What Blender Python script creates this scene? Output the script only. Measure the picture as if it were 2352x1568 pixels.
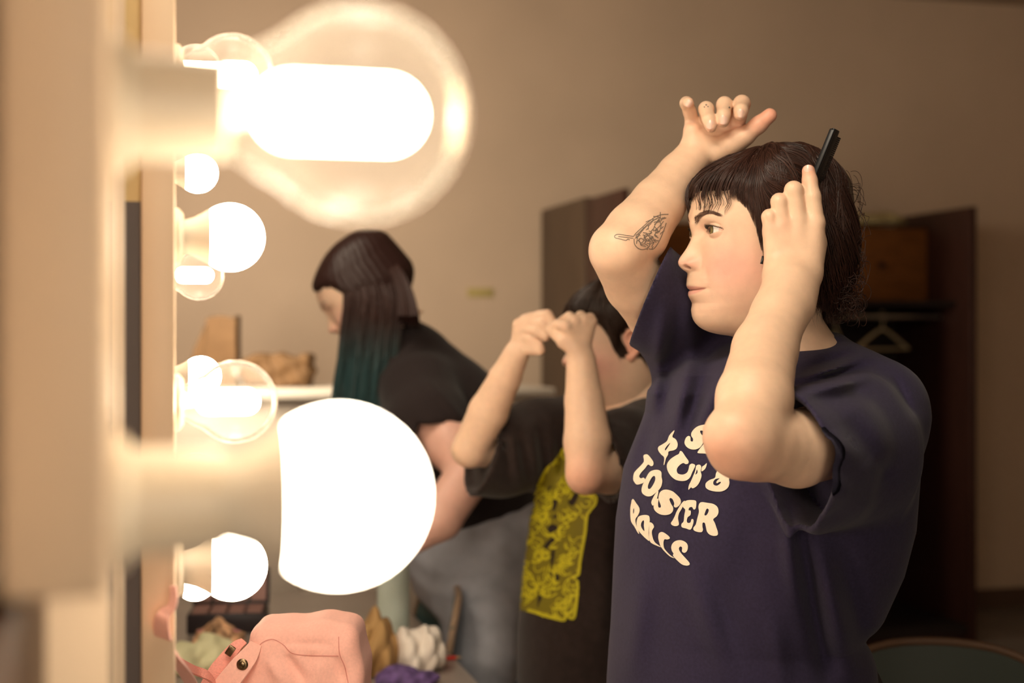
import bpy, bmesh, math, random
import numpy as np
from mathutils import Vector, Matrix
from mathutils.bvhtree import BVHTree
from mathutils.geometry import delaunay_2d_cdt

for o in list(bpy.data.objects):
    bpy.data.objects.remove(o)
S = bpy.context.scene
COL = S.collection
random.seed(7); RNG = np.random.RandomState(7)

# ---------------------------------------------------------------- camera
FPX = 3267.0; HX, HY = 1176.0, 760.0; CZ = 1.43
cam_d = bpy.data.cameras.new('camera'); cam = bpy.data.objects.new('camera', cam_d); COL.objects.link(cam)
cam.location = (0, 0, CZ); cam.rotation_euler = (math.pi/2, 0, 0)
cam_d.lens = FPX*36/2352; cam_d.sensor_width = 36; cam_d.shift_y = -24/2352
cam_d.clip_start = 0.02
cam_d.dof.use_dof = True; cam_d.dof.focus_distance = 1.72; cam_d.dof.aperture_fstop = 3.3
S.camera = cam
def P(px, py, Y):
    return np.array([(px-HX)/FPX*Y, Y, CZ+(HY-py)/FPX*Y])
def PV(px, py, Y): return Vector(P(px, py, Y))
TH = math.atan(842/FPX); NX = Vector((math.cos(TH), math.sin(TH), 0)); DX = Vector((-math.sin(TH), math.cos(TH), 0))
def W(u, v, z=0): return NX*u + DX*v + Vector((0, 0, z))
RW = Matrix.Rotation(TH, 4, 'Z')        # local x = out of the mirror wall, local y = along it

# ---------------------------------------------------------------- light, exposure
S.view_settings.view_transform = 'Standard'; S.view_settings.look = 'None'
S.view_settings.gamma = 1; S.view_settings.use_curve_mapping = False
S.view_settings.exposure = 1.22
w = bpy.data.worlds.new('world'); S.world = w; w.use_nodes = True
w.node_tree.nodes['Background'].inputs[0].default_value = (0.9, 0.62, 0.38, 1)
w.node_tree.nodes['Background'].inputs[1].default_value = 0.05
WARM = (1.0, 0.86, 0.66)
BULB_E = 18.0
def lamp(name, loc, energy, size, rot=None, color=WARM, sy=None):
    l = bpy.data.lights.new(name, 'AREA'); l.energy = energy; l.color = color
    l.shape = 'RECTANGLE'; l.size = size; l.size_y = sy or size
    o = bpy.data.objects.new(name, l); COL.objects.link(o); o.location = loc
    if rot is not None: o.rotation_euler = rot
    return o
def aim(o, target):
    o.rotation_euler = (Vector(target)-o.location).to_track_quat('-Z', 'Y').to_euler()
# unseen area lamps standing in for more mirror bulbs, some added as plain fill
L1 = lamp('unseen_fill_light', W(0.10, 1.15, 2.25), 6.5, 0.9, sy=0.25); aim(L1, PV(1700, 800, 1.8))
L4 = lamp('unseen_fill_light', W(0.30, -1.0, 1.30), 5.5, 0.5, sy=1.1); aim(L4, PV(1500, 950, 1.8))  # added fill from behind the camera for the bag and figures
L2 = lamp('unseen_fill_light', W(0.03, 2.75, 2.0), 4, 0.12, sy=0.9); aim(L2, PV(1100, 900, 3.2))
L3 = lamp('unseen_fill_light', W(0.03, 4.6, 1.95), 14, 0.12, sy=1.1); aim(L3, W(2.2, 6.5, 1.8))  # added fill hidden behind a light bar, brightens the back wall

# ---------------------------------------------------------------- materials
MATS = {}
def mat(name, col, rough=0.6, spec=0.3, metal=0.0, noise=0.0, nscale=30, bump=0.0, bscale=200, sss=0.0, sheen=0.0, emit=None, es=0, attr=None, stretch=None, coat=0):
    if name in MATS: return MATS[name]
    m = bpy.data.materials.new(name); m.use_nodes = True; nt = m.node_tree; b = nt.nodes['Principled BSDF']
    b.inputs['Base Color'].default_value = (*col, 1); b.inputs['Roughness'].default_value = rough
    b.inputs['Specular IOR Level'].default_value = spec; b.inputs['Metallic'].default_value = metal
    if coat: b.inputs['Coat Weight'].default_value = coat
    if sss:
        b.inputs['Subsurface Weight'].default_value = sss; b.inputs['Subsurface Radius'].default_value = (1, 0.35, 0.2); b.inputs['Subsurface Scale'].default_value = 0.008
    if sheen: b.inputs['Sheen Weight'].default_value = sheen; b.inputs['Sheen Roughness'].default_value = 0.5
    if emit: b.inputs['Emission Color'].default_value = (*emit, 1); b.inputs['Emission Strength'].default_value = es
    tc = nt.nodes.new('ShaderNodeTexCoord'); vec = tc.outputs['Object']
    if stretch:
        mp = nt.nodes.new('ShaderNodeMapping'); mp.inputs['Scale'].default_value = stretch
        nt.links.new(vec, mp.inputs['Vector']); vec = mp.outputs['Vector']
    src = None
    if attr:
        a = nt.nodes.new('ShaderNodeVertexColor'); a.layer_name = attr; src = a.outputs['Color']
        nt.links.new(src, b.inputs['Base Color'])
    if noise:
        n = nt.nodes.new('ShaderNodeTexNoise'); n.inputs['Scale'].default_value = nscale; n.inputs['Detail'].default_value = 4
        nt.links.new(vec, n.inputs['Vector'])
        mr = nt.nodes.new('ShaderNodeMapRange'); mr.inputs['From Min'].default_value = 0.3; mr.inputs['From Max'].default_value = 0.7
        mr.inputs['To Min'].default_value = 1-noise; mr.inputs['To Max'].default_value = 1+noise
        nt.links.new(n.outputs['Fac'], mr.inputs['Value'])
        mx = nt.nodes.new('ShaderNodeVectorMath'); mx.operation = 'SCALE'
        if src: nt.links.new(src, mx.inputs[0])
        else: mx.inputs[0].default_value = col
        nt.links.new(mr.outputs['Result'], mx.inputs['Scale']); nt.links.new(mx.outputs['Vector'], b.inputs['Base Color'])
    if bump:
        n2 = nt.nodes.new('ShaderNodeTexNoise'); n2.inputs['Scale'].default_value = bscale; n2.inputs['Detail'].default_value = 3
        nt.links.new(vec, n2.inputs['Vector'])
        bp = nt.nodes.new('ShaderNodeBump'); bp.inputs['Strength'].default_value = bump; bp.inputs['Distance'].default_value = 0.002
        nt.links.new(n2.outputs['Fac'], bp.inputs['Height']); nt.links.new(bp.outputs['Normal'], b.inputs['Normal'])
    MATS[name] = m; return m

# ---------------------------------------------------------------- object helpers
def tag(o, label=None, cat=None, group=None, kind=None):
    if label: o['label'] = label
    if cat: o['category'] = cat
    if group: o['group'] = group
    if kind: o['kind'] = kind
    return o
def empty(name, loc, label, cat, group=None, rz=0.0):
    o = bpy.data.objects.new(name, None); COL.objects.link(o); o.location = loc; o.rotation_euler.z = rz
    o.empty_display_size = 0.05
    tag(o, label, cat, group); bpy.context.view_layer.update(); return o
def link_mesh(name, me, parent=None, world=True):
    o = bpy.data.objects.new(name, me); COL.objects.link(o)
    if parent:
        o.parent = parent
        if world:
            # geometry given in world coordinates: move the vertices into the root's frame
            M = parent_world(parent)
            me.transform(M.inverted())
    return o
def parent_world(o):
    M = o.matrix_basis.copy()
    while o.parent:
        o = o.parent; M = o.matrix_basis @ M
    return M
def mesh_obj(name, verts, faces, m, parent=None, smooth=True, world=True, mats=None, midx=None, colors=None):
    me = bpy.data.meshes.new(name)
    if isinstance(verts, np.ndarray): verts = verts.tolist()
    if isinstance(faces, np.ndarray): faces = faces.tolist()
    me.from_pydata(verts, [], faces)
    for mm in (mats or [m]): me.materials.append(mm)
    if smooth: me.polygons.foreach_set('use_smooth', [True]*len(me.polygons))
    if midx is not None: me.polygons.foreach_set('material_index', midx)
    if colors is not None:
        ca = me.color_attributes.new('col', 'FLOAT_COLOR', 'POINT')
        c4 = np.ones((len(verts), 4), dtype=np.float32); c4[:, :3] = colors
        ca.data.foreach_set('color', c4.ravel())
    me.update()
    return link_mesh(name, me, parent, world)
class MB:
    """collects simple shapes, all in one coordinate frame"""
    def __init__(s): s.v = []; s.f = []
    def add(s, v, f):
        k = len(s.v); s.v += [tuple(p) for p in v]; s.f += [tuple(i+k for i in q) for q in f]; return s
    def box(s, c, h, M=None, bev=0.0):
        c = Vector(c); M = M or Matrix.Identity(4)
        if bev <= 0:
            v = [M @ (c+Vector((x*h[0], y*h[1], z*h[2]))) for x in (-1, 1) for y in (-1, 1) for z in (-1, 1)]
            return s.add(v, [(0,1,3,2),(4,6,7,5),(0,4,5,1),(2,3,7,6),(0,2,6,4),(1,5,7,3)])
        bm = bmesh.new(); bmesh.ops.create_cube(bm, size=2)
        for q in bm.verts: q.co = Vector((q.co.x*h[0], q.co.y*h[1], q.co.z*h[2]))
        bmesh.ops.bevel(bm, geom=bm.edges[:], offset=bev, segments=2, affect='EDGES', profile=0.5)
        bm.verts.ensure_lookup_table()
        v = [M @ (q.co+c) for q in bm.verts]; f = [[q.index for q in p.verts] for p in bm.faces]; bm.free()
        return s.add(v, f)
    def tube(s, pts, r, n=10, cap=True, flat=None, up=(0, 0, 1)):
        pts = [Vector(p) for p in pts]; R = r if hasattr(r, '__len__') else [r]*len(pts)
        up = Vector(up); v = []; k = len(pts)
        for i, p in enumerate(pts):
            t = (pts[min(i+1, k-1)]-pts[max(i-1, 0)]).normalized()
            a = t.cross(up)
            if a.length < 1e-4: a = t.cross(Vector((1, 0.1, 0)))
            a.normalize(); b = t.cross(a).normalized(); fl = flat if flat else 1.0
            for j in range(n):
                q = 2*math.pi*j/n; v.append(p+a*math.cos(q)*R[i]*fl+b*math.sin(q)*R[i])
        f = [(i*n+j, i*n+(j+1) % n, (i+1)*n+(j+1) % n, (i+1)*n+j) for i in range(k-1) for j in range(n)]
        if cap: f += [tuple(range(n-1, -1, -1)), tuple((k-1)*n+j for j in range(n))]
        return s.add(v, f)
    def lathe(s, prof, n=32, M=None, axis='x'):
        M = M or Matrix.Identity(4); v = []
        for x, r in prof:
            for j in range(n):
                q = 2*math.pi*j/n; c, d = r*math.cos(q), r*math.sin(q)
                v.append(M @ (Vector((x, c, d)) if axis == 'x' else Vector((c, d, x))))
        k = len(prof); sg = 1 if axis == 'x' else 1
        f = [(i*n+j, i*n+(j+1) % n, (i+1)*n+(j+1) % n, (i+1)*n+j) for i in range(k-1) for j in range(n)]
        return s.add(v, f)
    def build(s, name, m, parent=None, smooth=True, world=True):
        o = mesh_obj(name, s.v, s.f, m, parent, smooth, world)
        bm = bmesh.new(); bm.from_mesh(o.data); bmesh.ops.recalc_face_normals(bm, faces=bm.faces); bm.to_mesh(o.data); bm.free()
        if smooth:
            o.data.set_sharp_from_angle(angle=math.radians(45))
        return o
def ribbon(path, width, thick, wdir=None, m=None, name='strap', parent=None, sub=6):
    """flat band along a smooth path; path = list of world points, wdir = width direction(s)"""
    pts = catmull(path, sub); n = len(pts); v = []
    wd = wdir if isinstance(wdir, list) else [wdir]*len(path)
    wds = catmull(wd, sub)
    wv = width if isinstance(width, list) else [width]*len(path)
    wvs = np.interp(np.linspace(0, 1, n), np.linspace(0, 1, len(wv)), wv)
    for i in range(n):
        t = Vector(pts[min(i+1, n-1)]-pts[max(i-1, 0)]).normalized(); a = Vector(wds[i]).normalized()
        nn = t.cross(a).normalized(); a = nn.cross(t).normalized(); p = Vector(pts[i])
        hw, ht = wvs[i]/2, thick/2
        v += [p+a*hw*0.94+nn*ht, p-a*hw*0.94+nn*ht, p-a*hw, p-a*hw*0.94-nn*ht, p+a*hw*0.94-nn*ht, p+a*hw]
    f = [(i*6+j, i*6+(j+1) % 6, i*6+6+(j+1) % 6, i*6+6+j) for i in range(n-1) for j in range(6)]
    f += [(5,4,3,2,1,0), tuple((n-1)*6+j for j in range(6))]
    b = MB(); b.add(v, f); return b.build(name, m, parent)
def catmull(pts, sub):
    A = np.array([list(p) for p in pts], float)
    if len(A) < 3: 
        return np.array([A[0]+(A[-1]-A[0])*t for t in np.linspace(0, 1, sub+1)])
    E = np.vstack([2*A[0]-A[1], A, 2*A[-1]-A[-2]]); out = []
    for i in range(1, len(E)-2):
        p0, p1, p2, p3 = E[i-1:i+3]
        for t in np.arange(sub)/sub:
            out.append(0.5*((2*p1)+(-p0+p2)*t+(2*p0-5*p1+4*p2-p3)*t*t+(-p0+3*p1-3*p2+p3)*t**3))
    out.append(A[-1]); return np.array(out)
def closed_catmull(pts, sub):
    A = np.array(pts, float); n = len(A); out = []
    for i in range(n):
        p0, p1, p2, p3 = A[(i-1) % n], A[i], A[(i+1) % n], A[(i+2) % n]
        for t in np.arange(sub)/sub:
            out.append(0.5*((2*p1)+(-p0+p2)*t+(2*p0-5*p1+4*p2-p3)*t*t+(-p0+3*p1-3*p2+p3)*t**3))
    return np.array(out)

# ---------------------------------------------------------------- implicit surfaces (numpy surface nets)
def smin(a, b, k):
    h = np.clip(0.5+0.5*(b-a)/k, 0, 1); return b+(a-b)*h-k*h*(1-h)
def cap_d(Q, a, b, ra, rb):
    a = np.asarray(a, float); b = np.asarray(b, float); ba = b-a; L = ba@ba
    t = np.clip(((Q-a)@ba)/max(L, 1e-12), 0, 1)
    d = Q-a-t[:, None]*ba
    return np.sqrt((d*d).sum(1))-(ra+(rb-ra)*t)
def chain_d(Q, pts, rad, k=0.012):
    d = None
    for i in range(len(pts)-1):
        e = cap_d(Q, pts[i], pts[i+1], rad[i], rad[i+1]); d = e if d is None else smin(d, e, k)
    return d
def ell_d(Q, c, r, M=None):
    D = Q-np.asarray(c, float)
    if M is not None: D = D@M
    r = np.asarray(r, float); k0 = np.sqrt(((D/r)**2).sum(1)); k1 = np.sqrt(((D/(r*r))**2).sum(1))
    return np.where(k1 > 1e-9, k0*(k0-1)/np.maximum(k1, 1e-9), -r.min())
def surf(fn, lo, hi, h, slack=1.6):
    lo = np.asarray(lo, float); hi = np.asarray(hi, float); B = 8
    nb = np.ceil((hi-lo)/(h*B)).astype(int); n = nb*B+1
    F = np.empty(tuple(n), np.float32)
    gx, gy, gz = np.meshgrid(*[np.arange(k) for k in nb], indexing='ij')
    bi = np.stack([gx.ravel(), gy.ravel(), gz.ravel()], 1)
    cd = fn(lo+(bi+0.5)*B*h)
    act = np.abs(cd) < B*h*0.87*slack
    C = cd.reshape(tuple(nb)).astype(np.float32)
    R = np.repeat(np.repeat(np.repeat(C, B, 0), B, 1), B, 2)
    F[:] = np.pad(R, ((0, 1),)*3, mode='edge')
    ax = np.arange(B+1); o = np.stack(np.meshgrid(ax, ax, ax, indexing='ij'), -1).reshape(-1, 3)
    A = bi[act]*B
    for s in range(0, len(A), 400):
        I = (A[s:s+400, None, :]+o[None]).reshape(-1, 3)
        F[I[:, 0], I[:, 1], I[:, 2]] = fn(lo+I*h)
    sgn = F < 0
    c = sgn[:-1, :-1, :-1].astype(np.int8)
    for dx, dy, dz in [(1,0,0),(0,1,0),(0,0,1),(1,1,0),(1,0,1),(0,1,1),(1,1,1)]:
        c = c+sgn[dx:n[0]-1+dx, dy:n[1]-1+dy, dz:n[2]-1+dz]
    mask = (c > 0) & (c < 8)
    idx = np.argwhere(mask); ids = -np.ones(mask.shape, np.int64); ids[mask] = np.arange(len(idx))
    acc = np.zeros((len(idx), 3)); cnt = np.zeros(len(idx))
    corners = [(x, y, z) for x in (0, 1) for y in (0, 1) for z in (0, 1)]
    val = {q: F[idx[:, 0]+q[0], idx[:, 1]+q[1], idx[:, 2]+q[2]].astype(float) for q in corners}
    for q in corners:
        for a in range(3):
            if q[a] == 0:
                q2 = list(q); q2[a] = 1; q2 = tuple(q2); v0, v1 = val[q], val[q2]
                x = (v0 < 0) != (v1 < 0); t = np.where(x, v0/np.where(x, v0-v1, 1), 0)
                p = np.array(q, float)[None]+np.zeros((len(idx), 1)); p[:, a] += t
                acc += np.where(x[:, None], p, 0); cnt += x
    V = lo+(idx+acc/cnt[:, None])*h
    faces = []
    for a in range(3):
        b, c2 = (a+1) % 3, (a+2) % 3
        s0 = [slice(0, k) for k in n]; s1 = [slice(0, k) for k in n]
        s0[a] = slice(0, n[a]-1); s1[a] = slice(1, n[a])
        X0 = sgn[tuple(s0)]; X1 = sgn[tuple(s1)]
        E = np.argwhere(X0 != X1)
        ok = (E[:, b] > 0) & (E[:, c2] > 0) & (E[:, b] < n[b]-1) & (E[:, c2] < n[c2]-1); E = E[ok]
        fl = X0[E[:, 0], E[:, 1], E[:, 2]]
        def cid(db, dc):
            G = E.copy(); G[:, b] -= db; G[:, c2] -= dc; return ids[G[:, 0], G[:, 1], G[:, 2]]
        q = np.stack([cid(1, 1), cid(0, 1), cid(0, 0), cid(1, 0)], 1)
        q[~fl] = q[~fl][:, ::-1]
        faces.append(q)
    return V, np.vstack(faces)
def join_parts(parts):
    V = []; Fc = []; k = 0
    for v, f in parts:
        V.append(np.asarray(v, float)); f = np.asarray(f)
        Fc += (f+k).tolist(); k += len(v)
    return np.vstack(V), Fc
# ================================================================ the room
M_wall = mat('wall_paint', (0.64, 0.49, 0.365), 0.7, noise=0.05, nscale=2.0, bump=0.15, bscale=60)
M_ceil = mat('ceiling_paint', (0.36, 0.27, 0.20), 0.8, noise=0.05, nscale=3)
M_floor = mat('floor_vinyl', (0.20, 0.17, 0.15), 0.45, noise=0.15, nscale=6)
M_frame = mat('cream_frame_paint', (0.66, 0.50, 0.35), 0.45, noise=0.04, nscale=8)
M_mirror = mat('mirror_glass', (0.9, 0.9, 0.9), 0.02, metal=1.0)
UR, VB, VF, ZC, UM = 5.0, 6.5, -1.6, 3.12, -0.02
def wbox(name, u0, u1, v0, v1, z0, z1, m, parent=None, bev=0.0, kind=None):
    b = MB(); b.box(((u0+u1)/2, (v0+v1)/2, (z0+z1)/2), ((u1-u0)/2, (v1-v0)/2, (z1-z0)/2), RW, bev)
    o = b.build(name, m, parent, smooth=bev > 0)
    if kind: o['kind'] = kind
    return o
wbox('floor', -0.2, UR+0.1, VF-0.1, VB+0.1, -0.1, 0, M_floor, kind='structure')
wbox('ceiling', -0.2, UR+0.1, VF-0.1, VB+0.1, ZC, ZC+0.1, M_ceil, kind='structure')
wbox('wall_back', -0.2, UR+0.1, VB, VB+0.1, 0, ZC, M_wall, kind='structure')
wbox('wall_right', UR, UR+0.1, VF, VB, 0, ZC, M_wall, kind='structure')
wbox('wall_front', -0.2, UR+0.1, VF-0.1, VF, 0, ZC, M_wall, kind='structure')
wbox('wall_left', -0.2, -0.06, VF, VB, 0, ZC, M_wall, kind='structure')
wbox('baseboard_back', -0.05, UR, VB-0.015, VB, 0, 0.1, mat('brown_baseboard', (0.12, 0.07, 0.05), 0.5), kind='structure')

wbox('dark_filler_1', -.06, -.045, VF, .70, .75, 1.33, mat('dark_filler_brown', (.10,.055,.032), .5), kind='structure')  # panel added only to darken the lower left corner
# mirrors on the left wall, with light bars between them
def mirror(v0, v1, lab):
    e = empty('wall_mirror', W(-0.05, (v0+v1)/2, 0.85), lab, 'mirror', 'wall mirrors between the light bars')
    wbox('mirror_glass', -0.05, UM, v0+0.01, v1-0.01, 0.87, 2.3, M_mirror, e)
    for a, b in ((v0, v0+0.012), (v1-0.012, v1)):
        wbox('frame_edge', -0.05, UM+0.004, a, b, 0.86, 2.31, M_frame, e)
    wbox('frame_rail', -0.05, UM+0.004, v0, v1, 0.85, 0.87, M_frame, e)
    return e
mirror(0.72, 1.185, 'wall mirror in the foreground at left, seen almost edge on')
mirror(1.36, 2.0, 'wall mirror between the middle and the far light bar, seen edge on')
mirror(2.2, 3.0, 'farthest wall mirror, past the far light bar, seen edge on')
# ================================================================ light bars and bulbs
M_dome = mat('frosted_bulb_glow', (0.9, 0.9, 0.9), 0.5, emit=WARM, es=BULB_E)
M_fil = mat('filament_glow', (0.9, 0.9, 0.9), 0.5, emit=(1.0, 0.80, 0.56), es=BULB_E*1.2)
M_house = mat('bulb_housing_plastic', (0.74, 0.67, 0.56), 0.35)
M_screw = mat('bulb_screw_brass', (0.75, 0.60, 0.35), 0.3, metal=1.0)
M_sock = mat('socket_porcelain', (0.72, 0.62, 0.48), 0.3)
def glass_mat():
    m = bpy.data.materials.new('clear_bulb_glass'); m.use_nodes = True; nt = m.node_tree
    for n in list(nt.nodes): nt.nodes.remove(n)
    out = nt.nodes.new('ShaderNodeOutputMaterial'); tr = nt.nodes.new('ShaderNodeBsdfTransparent'); gl = nt.nodes.new('ShaderNodeBsdfGlossy')
    df = nt.nodes.new('ShaderNodeBsdfTranslucent'); df.inputs[0].default_value = (1, 0.93, 0.85, 1)
    gl.inputs['Roughness'].default_value = 0.03; fr = nt.nodes.new('ShaderNodeLayerWeight'); fr.inputs[0].default_value = 0.12
    m1 = nt.nodes.new('ShaderNodeMixShader'); m2 = nt.nodes.new('ShaderNodeMixShader'); m1.inputs[0].default_value = 0.03
    lw = nt.nodes.new('ShaderNodeLayerWeight'); lw.inputs[0].default_value = 0.35; pw = nt.nodes.new('ShaderNodeMath'); pw.operation = 'MULTIPLY_ADD'; pw.inputs[1].default_value = 0.35; pw.inputs[2].default_value = 0.03
    sq = nt.nodes.new('ShaderNodeMath'); sq.operation = 'POWER'; sq.inputs[1].default_value = 3
    nt.links.new(lw.outputs['Facing'], sq.inputs[0]); nt.links.new(sq.outputs[0], pw.inputs[0]); nt.links.new(pw.outputs[0], m1.inputs[0])
    nt.links.new(tr.outputs[0], m1.inputs[1]); nt.links.new(df.outputs[0], m1.inputs[2])
    nt.links.new(fr.outputs['Fresnel'], m2.inputs[0]); nt.links.new(m1.outputs[0], m2.inputs[1]); nt.links.new(gl.outputs[0], m2.inputs[2])
    nt.links.new(m2.outputs[0], out.inputs[0]); return m
M_glass = glass_mat()
def arc(c, r, a0, a1, n):
    return [(c+r*math.cos(math.radians(a)), r*math.sin(math.radians(a))) for a in np.linspace(a0, a1, n)]
def frosted(px, py, Y, r, lab, grp=None):
    c = PV(px, py, Y); e = empty('frosted_bulb', c, lab, 'light bulb', grp, TH)
    L = lambda q: [(x*r, y*r) for x, y in q]
    b = MB(); b.lathe(L([(-0.60, 0.0), (-0.60, 0.78)]+[(x, y) for x, y in arc(0, 1, 128, 3, 20)]+[(1, 0.0)]), 40); b.build('dome', M_dome, e, world=False)
    b = MB(); b.lathe(L([(-0.595, 0.0), (-0.595, 0.84), (-0.66, 0.80), (-0.85, 0.68), (-1.05, 0.575), (-1.3, 0.50), (-1.62, 0.455), (-1.66, 0.40), (-1.66, 0.0)]), 40); b.build('housing', M_house, e, world=False)
    b = MB(); pr = [(-1.66, 0.0), (-1.66, 0.39)]
    for i in range(5): pr += [(-1.72-i*0.12, 0.40), (-1.78-i*0.12, 0.36)]
    b.lathe(L(pr+[(-2.35, 0.2), (-2.35, 0)]), 24); b.build('screw_base', M_screw, e, world=False)
    return e
def clear(px, py, Y, r, lab, grp=None):
    c = PV(px, py, Y); e = empty('clear_globe_bulb', c, lab, 'light bulb', grp, TH)
    L = lambda q: [(x*r, y*r) for x, y in q]
    b = MB(); b.lathe(L([(-1.62, 0.34), (-1.5, 0.35), (-1.3, 0.39), (-1.1, 0.47), (-0.92, 0.59)]+[(x, y) for x, y in arc(0, 1, 136, 2, 28)]+[(1, 0.0)]), 56); b.build('glass_globe', M_glass, e, world=False)
    b = MB(); b.lathe(L([(-0.80, 0)]+arc(-0.62, 0.33, 175, 92, 6)+arc(0.26, 0.33, 88, 2, 8)+[(0.59, 0)]), 24); b.build('filament', M_fil, e, world=False)
    b = MB(); b.lathe(L([(-1.75, 0), (-1.75, 0.36), (-1.62, 0.36), (-1.6, 0.30), (-1.25, 0.16), (-0.8, 0.10), (-0.8, 0)]), 24); b.build('stem', M_house, e, world=False)
    b = MB(); pr = [(-1.7, 0.0), (-1.7, 0.33)]
    for i in range(4): pr += [(-1.75-i*0.1, 0.345), (-1.8-i*0.1, 0.31)]
    b.lathe(L(pr+[(-2.15, 0.2), (-2.15, 0)]), 24); b.build('screw_base', M_screw, e, world=False)
    return e
G = 'bulbs along the mirror light bars'
SA, SB, SC = 5763., 2480., 1540.
YA, YB, YC = FPX/SA, FPX/SB, FPX/SC
bulbs = []
def fb(px, py, Y, r, lab, kind='f'):
    (frosted if kind == 'f' else clear)(px, py, Y, r, lab, G); bulbs.append((px, py, Y))
fb(825, 262, YA, 0.0430, 'huge blurred clear globe bulb with glowing core, nearest at top', 'c')
fb(778, 1138, YA, 0.0343, 'huge blurred frosted white bulb in the foreground, lower of the nearest pair')
fb(535, 172, YB, 0.0380, 'clear globe bulb at top, left of the huge clear globe', 'c')
fb(529, 545, YB, 0.0312, 'frosted white bulb just above a small clear bulb, upper middle')
fb(541, 922, YB, 0.0385, 'clear globe bulb just above the huge frosted bulb', 'c')
fb(534, 1300, YB, 0.0312, 'frosted white bulb low at left, above the pink bag')
fb(454, 397, YC, 0.0300, 'small far frosted bulb above the upper middle frosted bulb')
fb(457, 632, YC, 0.0375, 'small far clear globe bulb below the upper middle frosted bulb', 'c')
fb(461, 864, YC, 0.0300, 'small far frosted bulb tucked left of the middle clear globe')
fb(450, 1098, YC, 0.0375, 'small far clear bulb behind the neck of the huge frosted bulb', 'c')
fb(449, 1333, YC, 0.0300, 'small far frosted bulb beside the low left frosted bulb')
fb(450, 160, YC, 0.0375, 'small far clear globe bulb at the top left', 'c')
def light_bar(Y, u0, u1, half, pys, lab, zb=0.9):
    # the bar is centred on the column of bulbs that stands at depth Y
    v = Y/math.cos(TH)-0.02*math.tan(TH)
    e = empty('light_bar', W(u0, v, 0.95), lab, 'light fixture', 'light bars between the mirrors')
    wbox('bar_panel', u0, u1, v-half, v+half, zb, 2.35, M_frame, e, bev=0.004)
    if u0 > -.03:
        wbox('added_gap_strip', -.055, u0, v-half+.006, v+half, .9, 1.545, mat('dark_gap_tone', (.085,.07,.068), .6), e); wbox('added_gap_strip', -.055, u0, v-half+.006, v+half, 1.545, 2.35, mat('ochre_gap_tone', (.50,.36,.17), .6), e)  # added strips; the dim gap behind the bar is put into their colour
    for py, du in pys:
        z = CZ+(HY-py)/FPX*Y
        M = Matrix.Translation(W(0, v+du, z)) @ RW
        b = MB(); b.lathe([(u1-0.002, 0), (u1-0.002, 0.026), (u1+0.004, 0.026), (u1+0.008, 0.021), (0.030, 0.0195), (0.031, 0.0165), (0.022, 0.0165), (0.022, 0)], 28, M)
        s = b.build('socket', M_sock, e)
    return e
def vcol(px, Y):   # v coordinate of a bulb centre
    p = PV(px, 760, Y); return p.dot(DX)-Y/math.cos(TH)+0.02*math.tan(TH)
light_bar(YA, -0.05, -0.012, 0.055, [(262, vcol(825, YA)), (1138, vcol(778, YA))], 'cream light bar nearest the camera, blurred at the left edge', zb=1.335)
light_bar(YB, -0.004, 0.026, 0.055, [(172, vcol(535, YB)), (545, vcol(529, YB)), (922, vcol(541, YB)), (1300, vcol(534, YB))], 'cream light bar with four bulbs in the middle distance')
light_bar(YC, -0.05, 0.0, 0.055, [(q, vcol(455, YC)) for q in (160, 397, 632, 864, 1098, 1333)], 'far cream light bar behind the middle one')
# ================================================================ people: shared builders
M_skin = mat('skin', (0.8, 0.55, 0.4), 0.42, spec=0.35, attr='col', noise=0.035, nscale=90, bump=0.10, bscale=900, sss=0.12)
M_eye = mat('eyeball', (0.8, 0.76, 0.72), 0.08, spec=0.6, attr='col')
M_hair = mat('dark_brown_hair', (0.050, 0.020, 0.014), 0.38, spec=0.35, attr='col')
M_nail = mat('fingernail', (0.86, 0.56, 0.46), 0.22, spec=0.5)
M_ink = mat('tattoo_ink', (0.20, 0.16, 0.13), 0.5)
def interp(tab, x, smooth=0):
    t = np.array(tab, float); return np.interp(x, t[:, 0], t[:, 1])
def head_mm(py): return (534-py)/1.815
# local head frame, millimetres: f forward, l towards the person's left, z up from eye level
def px_to_f(px, l=0.0, a=math.radians(15)):
    f = 80.0
    for _ in range(6):
        Y = 1.82-(f*math.sin(a)+l*math.cos(a))/1000
        f = (HEADX0-(px-HX)/FPX*Y+l/1000*math.sin(a))/math.cos(a)*1000
    return f
HEADX0 = (1745-HX)/FPX*1.82
PROF = [(345,1745),(348,1712),(355,1682),(375,1648),(400,1626),(430,1607),(470,1594),(495,1588),(508,1586),(516,1585),(524,1586),(533,1588.5),(543,1590),(552,1587),(562,1582),(571,1577),(580,1571),(588,1565),(594,1561),(602,1558),(608,1559),(613,1561.5),(619,1568),(624,1577),(628,1581),(635,1582),(647,1581),(652,1580),(656,1580),(660,1582),(664,1585.5),(668,1586.5),(672,1584.5),(678,1584),(684,1587),(690,1591),(696,1595),(703,1593.5),(711,1591),(725,1592),(734,1595),(742,1600),(750,1608),(757,1619),(763,1634),(768,1655),(772,1690),(780,1716),(800,1722),(830,1722),(870,1690)]
BASE = [(345,1745),(348,1712),(355,1682),(375,1649),(400,1628),(430,1610),(470,1598),(495,1593),(516,1592),(543,1595),(580,1593),(620,1588),(645,1585.5),(670,1589),(690,1596),(711,1597),(725,1597),(742,1604),(750,1611),(757,1621),(763,1636),(768,1657),(772,1690),(780,1716),(800,1722),(830,1722),(870,1690)]
HW = [(345,4),(347,22),(352,36),(365,50),(385,61),(410,68),(450,73),(500,74),(540,73.5),(580,72.5),(620,71),(650,69.5),(680,67),(705,63),(725,58),(745,53),(765,50),(790,52),(820,56),(870,60)]
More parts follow.
